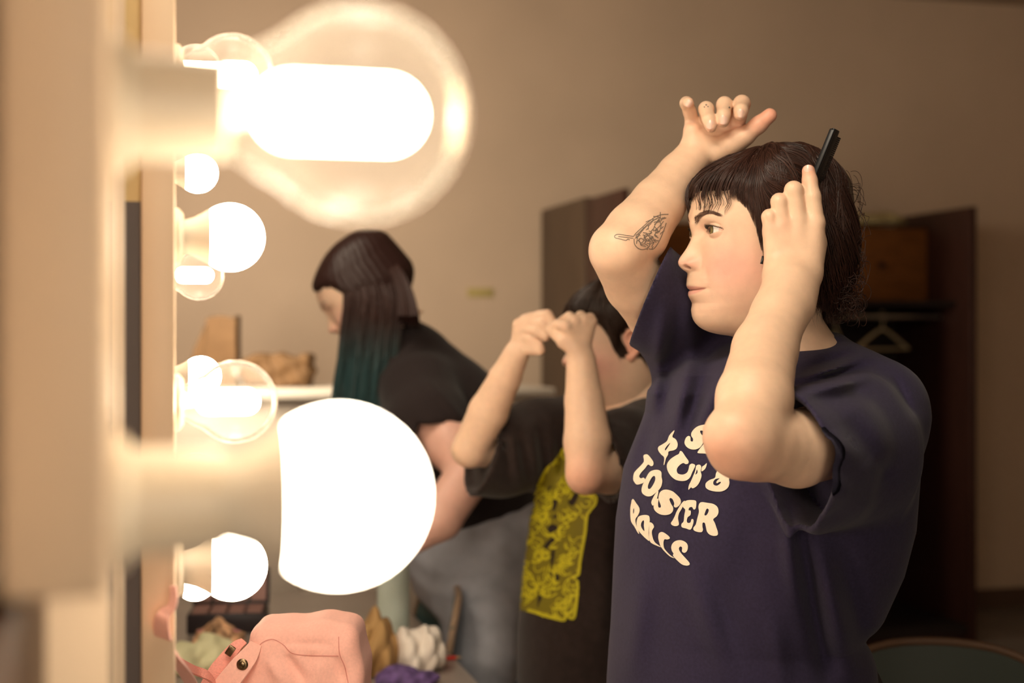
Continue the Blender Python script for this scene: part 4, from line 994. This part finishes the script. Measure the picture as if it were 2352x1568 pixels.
mk_legs(P(1335,0,2.74)[0], 2.76, .74, .11, p2, M_pants)
# ---- person bending over at the back
p3 = empty('person', Vector((P(1090, 760, 3.35)[0], 3.35, 0)), 'person with long dark hair with teal ends, bending forward in jeans', 'person')
HM3 = headM(P(824, 668, 3.30), math.radians(8), math.radians(35), 0, 1.0)
def body3(Q):
    d = chain_d(Q, [P(990,945,3.16), P(1040,1020,3.10), P(1082,1082,3.05), P(1010,1190,2.98), P(905,1262,2.93)], [.060,.058,.050,.046,.030], .012)
    h = hand_d(Q, P(903,1250,2.93), .02, [P(858,1283,2.92), P(864,1293,2.90), P(871,1303,2.88), P(878,1310,2.86)],
      [([P(858,1283,2.92),P(838,1300,2.92),P(828,1317,2.92)],[.0105,.009,.008]), ([P(864,1293,2.90),P(844,1313,2.90),P(834,1331,2.90)],[.0105,.009,.008]),
       ([P(871,1303,2.88),P(853,1323,2.88),P(844,1341,2.88)],[.0105,.009,.008]), ([P(878,1310,2.86),P(864,1327,2.86),P(856,1341,2.86)],[.010,.0085,.0075])],
      ([P(888,1265,2.93),P(863,1270,2.95),P(846,1280,2.96)],[.013,.0115,.0095]))
    d = smin(d, h, .012)
    d = smin(d, cap_d(Q, P(875,740,3.32), P(950,860,3.33), .052, .06), .03)
    return smin(d, cap_d(Q, P(970,880,3.32), P(1080,1180,3.36), .07, .10), .03)
V3, F3 = surf(body3, [P(840,0,2.9)[0]-.02, 2.8, P(0,1390,2.86)[2]-.02], [P(1220,0,3.3)[0], 3.55, P(0,670,3.3)[2]], .0050)
LF3 = [q for q in HEAD_LF if HEAD_LV[q[0]][2] > -125 and len(q) == 4 or len(q) > 4 and HEAD_LV[q[0]][2] > 0]
add_body('body', [(tf(HM3, HEAD_LV), LF3, HEAD_LC), (V3, F3, skin_cols(V3, (.80,.47,.37)))], p3)
def shirt3(Q):
    d = chain_d(Q, [P(935,855,3.33), P(1010,960,3.33), P(1070,1100,3.36), P(1090,1170,3.38)], [.118,.150,.155,.150], .03)
    d = smin(d, cap_d(Q, P(900,775,3.33), P(940,850,3.33), .060, .10), .04)
    s = chain_d(Q, [P(965,900,3.24), P(985,970,3.15), P(1010,1030,3.12)], [.095,.088,.085], .02)
    c = P(1003,1030,3.12); ax = P(965,930,3.2)-P(1015,1050,3.10); ax /= np.linalg.norm(ax); h = (Q-c)@ax
    inn = cap_d(Q, P(985,960,3.16), P(1030,1080,3.08), .070, .072)
    d = smin(d, np.maximum(s, -h), .02); d = np.maximum(d, -np.maximum(inn, h-.04))
    f3 = [(960,860,1080,980,.010,.012),(940,960,1060,1060,-.010,.014),(1020,900,1100,1060,.008,.012),(1000,1120,1110,1190,.010,.012)]
    return d-fold_field(Q, f3, 3.2)
v, f = surf(shirt3, [P(800,0,3.3)[0], 2.98, P(0,1360,3.3)[2]], [P(1300,0,3.4)[0], 3.62, P(0,660,3.3)[2]], .008, 2.0)
mesh_obj('t_shirt', v, f, mat('black_jersey', (0.028,0.020,0.020), .92, spec=.1, sheen=.1), p3)
def jeans(Q):
    d = smin(ell_d(Q, P(1120,1240,3.38), (.155,.17,.15)), ell_d(Q, P(1060,1290,3.36), (.13,.14,.13)), .05)
    fy = [P(1110,1290,3.34), P(1105,1500,3.26), np.array([P(1110,0,3.26)[0], 3.30, .42]), np.array([P(1130,0,3.3)[0], 3.36, .08])]
    d = smin(d, chain_d(Q, fy, [.125,.085,.066,.055], .02), .04)
    fy = [P(1150,1290,3.46), P(1150,1500,3.50), np.array([P(1150,0,3.5)[0], 3.50, .42]), np.array([P(1165,0,3.5)[0], 3.56, .08])]
    d = smin(d, chain_d(Q, fy, [.12,.085,.066,.055], .02), .03)
    q = Q*np.array([1, 1, 1]); return d-.0016*np.sin(q[:, 2]*120+q[:, 0]*40+3*np.sin(q[:, 0]*25))*np.clip((q[:, 2]-.5)/.2, 0, 1)
v, f = surf(jeans, [P(900,0,3.3)[0], 3.08, .03], [P(1330,0,3.5)[0], 3.72, P(0,1090,3.35)[2]], .009, 2.0)
mesh_obj('jeans', v, f, mat('faded_denim', (0.46,0.47,0.53), .85, noise=.16, nscale=14, bump=.2, bscale=500), p3)
for px, Y in ((1130, 3.36), (1165, 3.56)):
    o = np.array([P(px,0,Y)[0], Y, 0])
    def sf(Q): q = Q-o; return np.maximum(smin(ell_d(q, (-.06, 0, .035), (.13, .05, .05)), cap_d(q, (0, 0, .05), (0, 0, .09), .055, .052), .03), -q[:, 2])
    v, f = surf(sf, o-[.25, .12, .01], o+[.12, .12, .16], .009, 2); mesh_obj('shoe', v, f, MATS['dark_shoe'], p3)
# long straight hair that hangs down from the head
hc = P(838, 672, 3.30); pth, rd, cl3 = [], [], []
HVw = tf(HM3, HEAD_LV); 
cv = tf(headM(P(827, 664, 3.30), math.radians(8), math.radians(35), 0, 1.05), capV); 
def hang(x0, y0, Y0, xm, ym, Ym, x1, y1, Y1, r, n=16):
    a, m_, b_ = P(x0,y0,Y0), P(xm,ym,Ym), P(x1,y1,Y1); t = np.linspace(0, 1, n)[:, None]
    c1 = m_+(m_-a)*np.array([.35,.35,.0]); p = np.where(t < .35, (1-t/.35)**2*a+2*(1-t/.35)*(t/.35)*(m_+np.array([0,0,.05]))+(t/.35)**2*m_, m_+(b_-m_)*((t-.35)/.65))
    p[:, 1] += .004*np.sin(t[:, 0]*7+x1); p[:, 0] += .004*np.sin(t[:, 0]*5+x1*.7); return p
RN3 = np.random.RandomState(5)
for i in range(900):
    u = RN3.rand(); side = i % 4 != 0
    lock_gap = .18 < u < .245 and side
    top = 0.5+0.5*RN3.rand()
    if side:   # curtain on the near side of the face
        xm = 795+128*u+RN3.randn()*2; ym = 690+30*u; Ym = 3.205+.03*RN3.rand()+.02*abs(u-.5); x0 = 800+80*u; y0 = 590+14*abs(u-.4); Y0 = 3.29
        x1 = 757+138*u+RN3.randn()*4; y1 = 985+45*RN3.rand()+30*u; Y1 = Ym+.01
        if lock_gap: x1 += 10*(1 if u > .212 else -1); xm += 4*(1 if u > .212 else -1)
    else:
        xm = 800+110*u; ym = 690+30*u; Ym = 3.38+.03*RN3.rand(); x0 = 805+75*u; y0 = 588+10*u; Y0 = 3.31
        x1 = 775+120*u; y1 = 960+60*RN3.rand(); Y1 = Ym
    pth.append(hang(x0, y0, Y0, xm, ym, Ym, x1, y1, Y1, 0)); rd.append(np.full(16, .0016+.0012*RN3.rand())*np.linspace(1.1, .6, 16))
for i in range(600):      # over the back of the head to the shoulder
    u = RN3.rand(); w_ = RN3.rand(); pth.append(np.array([P(835+40*u,584+5*w_,3.30)*(1-t)**2+2*t*(1-t)*P(925+14*u,606+30*w_,3.22+.14*w_)+t*t*P(912+50*u,725+50*w_,3.17+.18*w_) for t in np.linspace(0, 1, 16)])); rd.append(np.full(16, .003))
v, f = locks(pth, rd, 4)
yy = HY-(v[:, 2]-CZ)/v[:, 1]*FPX; k = np.clip((yy-735)/110, 0, 1)[:, None]*np.repeat(.55+.45*RN3.rand(len(pth), 1), 64, axis=0)
cc = np.array([[.035,.013,.010]])*(1-k)+np.array([[.022,.075,.080]])*k
hv3 = np.vstack([cv, v]); mesh_obj('hair', hv3, capF+(f+len(cv)).tolist(), mat('long_hair', (.03,.02,.015), .45, spec=.35, attr='col'), p3, colors=np.vstack([np.tile([.030,.012,.010], (len(cv), 1)), cc]))
# ================================================================ furniture and things
M_black = mat('black_plastic_matt', (.02,.018,.02), .5)
M_counter = mat('counter_laminate', (.36,.30,.26), .35, noise=.08, nscale=12)
ct = empty('counter', W(.3, 1.6, 0), 'long grey-brown make-up counter running under the mirrors', 'counter')
wbox('worktop', -.058, .624, .45, 3.72, .712, .75, M_counter, ct, bev=.004)
wbox('front_rail', .575, .595, .47, 3.70, .62, .712, mat('counter_rail', (.22,.17,.14), .5), ct)
for v in (.50, 2.05, 3.62): wbox('support_panel', -.05, .56, v, v+.03, 0, .712, MATS['counter_rail'], ct)
# ---- white cabinet with paper bags on top
M_white = mat('white_laminate', (.78,.70,.60), .4, noise=.03, nscale=5)
cbn = empty('storage_cabinet', W(.75, 5.2, 0), 'off-white waist-high cabinet at the back carrying two brown paper bags', 'cabinet')
zt = 1.227
wbox('carcass', .08, 1.40, 4.93, 5.48, .06, zt-.03, M_white, cbn, bev=.004); wbox('top', .06, 1.42, 4.88, 5.50, zt-.03, zt, M_white, cbn, bev=.006); wbox('plinth', .1, 1.38, 4.96, 5.45, 0, .06, MATS['counter_rail'], cbn)
for i in range(3):
    a = .095+i*.433; d_ = wbox('door', a, a+.425, 4.912, 4.93, .08, zt-.05, mat('cabinet_door', (.62,.53,.44), .4), cbn, bev=.003)
    b = MB(); b.lathe([(0,0),(0,.006),(.018,.006),(.020,.013),(.028,.012),(.030,0)], 14, Matrix.Translation(W(a+.05, 4.912, .9)) @ RW @ Matrix.Rotation(-math.pi/2, 4, 'Z')); b.build('knob', mat('steel', (.6,.58,.55), .3, metal=1), d_)
M_kraft = mat('kraft_paper', (.15,.082,.036), .75, noise=.12, nscale=18, bump=.4, bscale=60)
def wc(px, py, Y): return P(px, py, Y)
bg = empty('paper_bag', Vector(P(513, 885, 5.22)*[1,1,0])+Vector((0,0,zt)), 'tall upright brown paper bag standing on the white cabinet', 'paper bag')
b = MB(); c0 = Vector(bg.location); w_, dp, hh = .055, .045, .255
prof = [(0, 1, 1), (.33, 1.02, .95), (.66, .98, 1.03), (1, 1.0, .96)]
vs = []
for t, a, d_ in prof:
    for x, y in ((-1,-1),(0,-1.0),(1,-1),(1,-.1),(1,1),(0,1),(-1,1),(-1,.1)):
        k = .86 if (x in (1,-1) and y in (-.1,.1)) else 1; vs.append(c0+Vector((x*w_*a*k, y*dp*d_, hh*t+(0.006*math.sin(x*3+y*5) if t == 1 else 0))))
fs = [(i*8+j, i*8+(j+1) % 8, i*8+8+(j+1) % 8, i*8+8+j) for i in range(3) for j in range(8)]+[tuple(range(8))[::-1]]
b.add(vs, fs); o = b.build('bag_body', M_kraft, bg, smooth=False); md = o.modifiers.new('s', 'SOLIDIFY'); md.thickness = .002
b = MB(); x0 = c0+Vector((-w_, 0, 0)); b.add([x0+Vector(p) for p in [(0,-.03,.0),(-.075,-.03,.0),(-.072,-.03,.05),(-.045,-.03,.14),(-.006,-.03,.225),(0,.03,.0),(-.075,.03,.0),(-.072,.03,.05),(-.045,.03,.14),(-.006,.03,.225)]], [(0,4,3,2,1),(5,6,7,8,9),(1,2,7,6),(2,3,8,7),(3,4,9,8),(0,1,6,5)])
b.build('folded_flap', M_kraft, bg, smooth=False)
pb = empty('paper_bag', Vector(P(640, 885, 5.2)*[1,1,0])+Vector((0,0,zt)), 'low crumpled brown paper bag lying on the white cabinet', 'paper bag')
cpb = np.array(pb.location)
def crump(Q):
    q = Q-cpb; a = q-np.array([0,0,.058]); d = np.linalg.norm(np.maximum(np.abs(a)-np.array([.10,.05,.036]), 0), axis=1)-.02
    d = smin(d, ell_d(q, (.09,-.01,.05), (.04,.055,.048)), .02)
    n = .006*np.sin(q[:, 0]*70+q[:, 2]*55)+.005*np.sin(q[:, 0]*38-q[:, 2]*90+1)+.004*np.abs(np.sin(q[:, 1]*80+q[:, 0]*60))
    return np.maximum(d-n, -q[:, 2])
v, f = surf(crump, cpb-[.17,.11,.01], cpb+[.17,.11,.14], .005, 2); mesh_obj('bag_body', v, f, M_kraft, pb)
# neck gathered and tied
b = MB(); b.tube([cpb+[-.125,0,.05], cpb+[-.150,0,.055], cpb+[-.172,.0,.075]], [.030,.014,.026], 12); b.build('gathered_neck', M_kraft, pb)
# ---- wardrobe
M_wside = mat('wardrobe_side_wood', (.085,.055,.035), .5, noise=.2, nscale=5, stretch=(8,8,1)); M_wdark = mat('wardrobe_dark_wood', (.045,.016,.011), .45, noise=.2, nscale=5, stretch=(8,8,1))
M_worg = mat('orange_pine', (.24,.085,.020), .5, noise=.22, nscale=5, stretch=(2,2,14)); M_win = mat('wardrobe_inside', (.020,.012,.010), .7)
wr = empty('wardrobe', W(2.75, 6.1, 0), 'tall dark wooden wardrobe standing open against the back wall', 'wardrobe')
wbox('side_panel', 1.81, 1.84, 5.78, 6.47, 0, 2.0, M_wside, wr, bev=.003)
wbox('side_panel', 3.66, 3.69, 5.78, 6.47, 0, 2.0, M_wdark, wr, bev=.003)
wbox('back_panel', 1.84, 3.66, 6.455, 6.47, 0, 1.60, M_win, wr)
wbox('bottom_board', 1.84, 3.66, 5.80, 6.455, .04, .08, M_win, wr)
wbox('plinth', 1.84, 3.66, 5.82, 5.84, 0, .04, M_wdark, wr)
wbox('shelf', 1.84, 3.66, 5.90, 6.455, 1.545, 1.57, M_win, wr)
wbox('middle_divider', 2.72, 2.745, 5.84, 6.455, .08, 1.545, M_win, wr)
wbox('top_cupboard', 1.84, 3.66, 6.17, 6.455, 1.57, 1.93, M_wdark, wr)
for i in range(3):
    a = 1.845+i*.606; dd = wbox('cupboard_door', a, a+.598, 6.148, 6.17, 1.575, 1.925, M_worg, wr, bev=.004)
    b = MB(); b.lathe([(0,0),(0,.008),(.015,.007),(.02,.018),(.03,.017),(.034,0)], 16, Matrix.Translation(W(a+.34, 6.148, 1.745)) @ RW @ Matrix.Rotation(-math.pi/2, 4, 'Z')); b.build('knob', M_wdark, dd)
lf = wbox('open_door', 1.815, 1.838, 5.29, 5.775, .05, 1.99, M_wdark, wr, bev=.003)
b = MB(); b.box((1.842, 5.36, 1.05), (.006, .01, .06), RW, .003); b.build('door_handle', MATS['steel'], lf)
b = MB(); b.tube([W(1.84, 6.05, 1.50), W(3.66, 6.05, 1.50)], .014, 12); b.build('hanging_rail', MATS['steel'], wr)
def hanger(u, v, rz, lab, m):
    e = empty('clothes_hanger', W(u, v, 1.50), lab, 'hanger', 'clothes hangers in the wardrobe', TH+rz)
    pts = [(math.cos(t)*.022, 0, .0+math.sin(t)*.022) for t in np.linspace(math.pi*1.15, -.45*math.pi, 12)]+[(.004, 0, -.035), (0, 0, -.06)]
    b = MB(); b.tube([Vector(p)+Vector((0, 0, -.0)) for p in pts], .0030, 8, up=(0,1,0)); b.build('hook', m, e, world=False)
    arm = catmull([(-.21,0,-.155),(-.17,0,-.135),(-.07,0,-.085),(0,0,-.062),(.07,0,-.085),(.17,0,-.135),(.21,0,-.155)], 4)
    b = MB(); b.tube([Vector(p) for p in arm], .0075, 8, up=(0,1,0)); b.tube([Vector((-.205,0,-.155)), Vector((.205,0,-.155))], .0055, 8, up=(0,1,0)); b.build('hanger_body', m, e, world=False)
M_han = mat('pale_hanger_plastic', (.72,.58,.36), .4)
hanger(3.36, 6.05, .45, 'pale plastic clothes hanger in the wardrobe, rightmost on the rail', M_han)
hanger(3.12, 6.05, 1.25, 'clothes hanger second from the right on the wardrobe rail', M_han)
# something pale on top of the wardrobe
def cloth(name, px, py, Y, hx, hy, hz, m, lab, cat, seed=1, zb=None, base=None, part='fabric'):
    c = P(px, py, Y)
    if base is not None: c[2] = base
    e = empty(name, Vector(c), lab, cat)
    def fn(Q):
        q = Q-c; d = ell_d(q, (0, 0, hz*.35), (hx, hy, hz*.75))
        d = smin(d, ell_d(q, (hx*.45*math.sin(seed*2), hy*.2, hz*.55), (hx*.5, hy*.6, hz*.5)), .02)
        n = hz*.10*(np.sin(q[:, 0]/hx*5+q[:, 2]/hz*3+seed)+np.abs(np.sin(q[:, 0]/hx*4-q[:, 2]/hz*4+seed*2))+.6*np.sin(q[:, 1]/hy*5+q[:, 0]/hx*7))
        return np.maximum(d-n, -q[:, 2])
    v, f = surf(fn, c-[hx*1.4, hy*1.4, .01], c+[hx*1.4, hy*1.4, hz*1.7], max(hx, hy)/22, 2.2)
    mesh_obj(part, v, f, m, e); return e
cloth('folded_cloth', 2000, 520, 6.78, .16, .10, .05, mat('pale_yellow_cloth', (.42,.34,.17), .9), 'pale yellow cloth lying on top of the wardrobe cupboard', 'cloth', 2, base=1.935)
nt_ = MB(); M = Matrix.Translation(Vector(P(1103, 672, 1))*0+W(0,0,0)); 
def on_back(px, py): # point on the back wall behind a pixel
    d = Vector(P(px, py, 1.0))-CAMP; t = VB/d.dot(DX); return CAMP+d*t
q = on_back(1103, 672); nb = MB(); nb.box((0,0,0), (.062,.003,.022), Matrix.Translation(q-DX*.004) @ RW, .001); o = nb.build('sticky_note', mat('faded_yellow_paper', (.50,.40,.16), .8)); tag(o, 'small faded yellow note stuck on the back wall', 'note')
# ---- chairs
M_teal = mat('teal_shell', (.075,.13,.13), .4); M_trim = mat('chair_edge_trim', (.30,.20,.13), .4)
def chair(loc, rz, lab, m_shell, m_trim):
    e = empty('stacking_chair', Vector(loc), lab, 'chair', None, rz)
    # local: seat faces -y, backrest at +y
    n, k = 17, 9
    def panel(pts, thick):
        V = []; F = []
        for s in (0, 1):
            for i in range(k):
                for j in range(n): V.append(Vector(pts(j/(n-1)*2-1, i/(k-1)))+Vector((0, thick*s, 0 if thick > 0 else 0)))
        for s in (0, 1):
            for i in range(k-1):
                for j in range(n-1): q = s*n*k+i*n+j; F.append((q, q+1, q+n+1, q+n) if s == 0 else (q, q+n, q+n+1, q+1))
        for j in range(n-1): F.append((j, n*k+j, n*k+j+1, j+1)); q = (k-1)*n+j; F.append((q, q+1, n*k+q+1, n*k+q))
        for i in range(k-1): F.append((i*n, i*n+n, n*k+i*n+n, n*k+i*n)); q = i*n+n-1; F.append((q, n*k+q, n*k+q+n, q+n))
        return V, F
    back = lambda x, t: (x*.215*(1-.10*t), .19+.05*t-.045*x*x+.0, .50+.35*t*(1-.16*abs(x)**3.0))
    b = MB(); b.add(*panel(back, .008)); b.build('backrest', m_shell, e, world=False)
    rim = [back(-1, 0), back(-1, .5), back(-1, .9), back(-.85, 1), back(-.5, 1), back(0, 1), back(.5, 1), back(.85, 1), back(1, .9), back(1, .5), back(1, 0)]
    b = MB(); b.tube([Vector(p)+Vector((0,.004,0)) for p in catmull(rim, 4)], .008, 8, up=(0,1,0)); b.build('edge_trim', m_trim, e, world=False)
    seat = lambda x, t: (x*.215, -.21+.41*t, .445+.02*x*x-.015*math.sin(t*3.1))
    V, F = panel(seat, 0.0)
    kk = len(V)//2; V = [v if i < kk else v-Vector((0,0,.01)) for i, v in enumerate(V)]
    b = MB(); b.add(V, F); b.build('seat', m_shell, e, world=False)
    for s in (-1, 1):
        b = MB(); b.tube([(s*.19,-.17,.43), (s*.20,-.19,.2), (s*.21,-.21,.012)], .0105, 10); b.build('leg', MATS['steel'], e, world=False)
        b = MB(); b.tube([(s*.19,.15,.43), (s*.20,.19,.2), (s*.21,.23,.012)], .0105, 10); b.build('leg', MATS['steel'], e, world=False)
        b = MB(); b.tube([(s*.17,.12,.43), (s*.17,.185,.47), (s*.17,.20,.56), (s*.165,.215,.68)], .0095, 8); b.build('back_support', MATS['steel'], e, world=False)
    return e
chair(W(.44, 3.18, 0), TH-math.pi/2, 'teal shell chair with pale edge beside the counter, in front of the jeans', M_teal, M_trim)
chair(Vector((P(2105,0,2.62)[0], 2.42, 0)), -.25, 'shaded teal shell chair with brown edge at the bottom right corner', mat('shaded_teal_shell', (.045,.055,.045), .5), mat('brown_chair_edge', (.13,.07,.04), .5))  # darker copy of the teal shell, its shade put into the colour
# ---- things on the counter, far part
bt = empty('drinks_bottle', Vector((P(903,0,3.12)[0], 3.12, .75)), 'tall mint green bottle standing on the counter, below the huge frosted bulb', 'bottle')
b = MB(); b.lathe([(0,0),(0,.034),(.004,.0355),(.22,.0355),(.245,.032),(.258,.024),(.262,.024),(.262,0)], 32, Matrix.Translation(bt.location), 'z'); b.build('bottle_body', mat('mint_enamel', (.74,.84,.75), .4), bt)
b = MB(); b.lathe([(.262,0),(.262,.027),(.30,.027),(.304,.024),(.304,0)], 24, Matrix.Translation(bt.location), 'z'); b.build('cap', mat('mint_cap', (.30,.42,.36), .4), bt)
cloth('paper_bag', 852, 1530, 2.84, .050, .07, .095, mat('tan_paper', (.42,.25,.10), .8), 'crumpled tan paper bag on the counter, right of the pink bag', 'paper bag', 3, base=.75, part='bag_body')
cloth('tissue', 955, 1530, 2.86, .048, .06, .070, mat('white_tissue', (.80,.72,.64), .9), 'crumpled white tissue on the counter beside the mint bottle', 'tissue', 1, base=.75, part='paper')
cloth('folded_cloth', 465, 1530, 2.86, .062, .07, .055, mat('pale_green_cloth', (.75,.72,.45), .9), 'pale yellow-green cloth on the counter behind the pink strap', 'cloth', 4, base=.75)
M_box = mat('black_case', (.03,.022,.025), .4); M_pal = mat('blush_pans', (.36,.20,.17), .6)
cs = empty('makeup_case', Vector((P(525,0,3.25)[0], 3.25, .75)), 'open black make-up case with dusky pink trays on the counter', 'case')
MC = Matrix.Translation(cs.location) @ Matrix.Rotation(.10, 4, 'Z')
b = MB(); b.box((0,0,.022), (.088,.055,.022), MC, .004); b.build('case_base', M_box, cs)
ML = MC @ Matrix.Translation((0,.055,.045)) @ Matrix.Rotation(math.radians(-22), 4, 'X')
b = MB(); b.box((0,.004,.045), (.088,.005,.045), ML, .003); lid = b.build('lid', M_box, cs)
for i in range(4): b = MB(); b.box((-.063+i*.042,-.003,.045), (.0175,.0015,.037), ML, .001); b.build('pan', M_pal, lid, smooth=False)
for i in range(4): b = MB(); b.box((-.06+i*.04,0,.045), (.017,.042,.003), MC, .001); b.build('tray', M_pal, cs, smooth=False)
pc = cloth('cosmetics_pouch', 505, 1500, 3.02, .052, .05, .052, mat('patterned_fabric', (.62,.36,.20), .7, noise=.9, nscale=45), 'small multicoloured pouch on the counter in front of the make-up case', 'pouch', 5, base=.75)
b = MB(); c = pc.location; b.tube([c+Vector((-.045,-.012,.045)), c+Vector((0,-.016,.056)), c+Vector((.045,-.012,.045))], .0022, 6); b.build('zip', mat('pink_zip', (.7,.3,.3), .5), pc)
pn = empty('pencil', Vector((P(1020,0,2.95)[0], 2.93, .7555)), 'red pencil lying on the counter near its edge', 'pencil')
MP = Matrix.Translation(pn.location) @ Matrix.Rotation(.35, 4, 'Z')
b = MB(); b.lathe([(-.034,0),(-.034,.0042),(.026,.0042),(.026,0)], 6, MP); b.build('barrel', mat('red_lacquer', (.60,.04,.03), .3), pn)
b = MB(); b.lathe([(.026,.0042),(.038,.0006),(.038,0)], 6, MP); b.build('point', mat('bare_wood', (.6,.4,.22), .6), pn)
cloth('cosmetics_pouch', 935, 1568, 2.74, .060, .035, .026, mat('violet_fabric', (.12,.07,.20), .7, noise=.5, nscale=60), 'flat violet pouch at the bottom edge, in front of the white tissue', 'pouch', 6, base=.75)
# ---- pink bag with straps
M_pink = mat('pink_canvas', (.86,.46,.38), .75, noise=.05, nscale=300, bump=.25, bscale=1500, sheen=.1); M_pinkd = mat('pink_webbing', (.84,.34,.28), .7, noise=.15, nscale=400, stretch=(1,1,3))
bag = empty('backpack', Vector((P(690,0,1.84)[0], 1.84, .75)), 'salmon pink canvas backpack with a snap button on the counter', 'bag')
cb2 = np.array([P(690,0,1.84)[0], 1.84, .75])
BF = [(655,1500,700,1568,-.009,.007),(620,1510,640,1568,.006,.007),(700,1490,760,1500,.004,.006),(740,1500,720,1568,.006,.010),(640,1475,760,1478,-.0025,.003),(770,1500,790,1568,-.005,.006),(680,1468,660,1510,.004,.008)]
def bagf(Q):
    q = Q-cb2
    # soft upright body: narrow rounded top, wider foot
    hz = .155; t = np.clip(q[:, 2]/.31, 0, 1.1); hx = .074-.026*t**2.2; hy = .075-.045*t**2
    cx_ = .004+.006*t
    a = np.stack([(q[:, 0]-cx_)/1, q[:, 1], q[:, 2]-hz], 1)
    e = np.maximum(np.abs(a)-np.stack([hx-.0, hy, np.full(len(q), hz-.018)], 1), 0); d = np.sqrt((e**2).sum(1))-.018
    d = smin(d, cap_d(Q, P(600,1492,1.83), P(600,1568,1.83), .017, .022), .02)
    d = smin(d, cap_d(Q, P(765,1466,1.84), P(790,1510,1.84), .012, .014), .014)
    return np.maximum(d-fold_field(Q, BF, 1.80)-.0035*np.sin(q[:, 0]*42+q[:, 2]*30)*np.sin(q[:, 2]*34+q[:, 0]*20)-.0012*np.sin(q[:, 0]*130-q[:, 2]*90), -q[:, 2])
vb, fb_ = surf(bagf, cb2-[.16,.13,.01], cb2+[.16,.13,.36], .0032, 2.0)
bo = mesh_obj('bag_body', vb, fb_, M_pink, bag); bvb = bvh_of(vb, fb_)
M_seam = mat('pink_seam', (.62,.24,.20), .8)
for L in ([(588,1500),(600,1478),(625,1468),(650,1480),(672,1500),(715,1505),(778,1506)], [(778,1462),(780,1500),(792,1530),(800,1568)]):
    v, f = stroke_decal(bvb, L, 2.0, .0006, 6); mesh_obj('seam', v, f, M_seam, bag)
# side tab with the snap
def PX(x, y, Y): return Vector(P(x, y, Y))
tabf = ribbon([PX(588,1478,1.785), PX(572,1505,1.775), PX(548,1535,1.765), PX(505,1590,1.76)], [.016,.024,.028,.030], .0035, Vector((.75,-.25,-.55)), M_pink, 'side_tab', bag)
MS = Matrix.Translation(PX(557,1525,1.7635)) @ Matrix.Rotation(math.pi/2, 4, 'X')
b = MB(); b.lathe([(0,.0),(0,.0070),(.0015,.0072),(.0028,.0060),(.0030,.0035),(.0018,.0028),(.0026,.0010),(.0026,0)], 24, MS @ Matrix.Rotation(0,4,'X'), 'z'); b.build('snap_button', mat('antique_brass', (.20,.14,.08), .3, metal=1), tabf)
ribbon([PX(560,1472,1.80), PX(545,1482,1.79), PX(525,1505,1.785), PX(492,1548,1.78), PX(465,1600,1.78)], [.010,.016,.020,.020], .0025, Vector((.8,-.2,-.5)), M_pinkd, 'shoulder_strap', bag)
ribbon([PX(398,1345,1.24), PX(399,1372,1.24), PX(394,1395,1.24), PX(380,1406,1.24), PX(371,1425,1.24), PX(374,1460,1.26), PX(390,1500,1.32), PX(425,1545,1.45), PX(450,1590,1.60)], [.006,.007,.008,.012,.015,.016,.016,.016], .0025, Vector((1,-.2,-.15)), M_pink, 'carry_strap', bag)
ribbon([PX(392,1498,1.34), PX(410,1518,1.50), PX(445,1538,1.70), PX(478,1552,1.74), PX(500,1580,1.77)], [.010,.012,.012], .003, Vector((.3,-.2,-1)), M_pinkd, 'webbing', bag)
b = MB(); b.box((0,0,0), (.0045,.0016,.0065), Matrix.Translation(PX(529,1494,1.776)) @ Matrix.Rotation(.6, 4, 'Y'), .001); b.build('strap_slider', MATS['antique_brass'], bag)
bpy.context.view_layer.update()
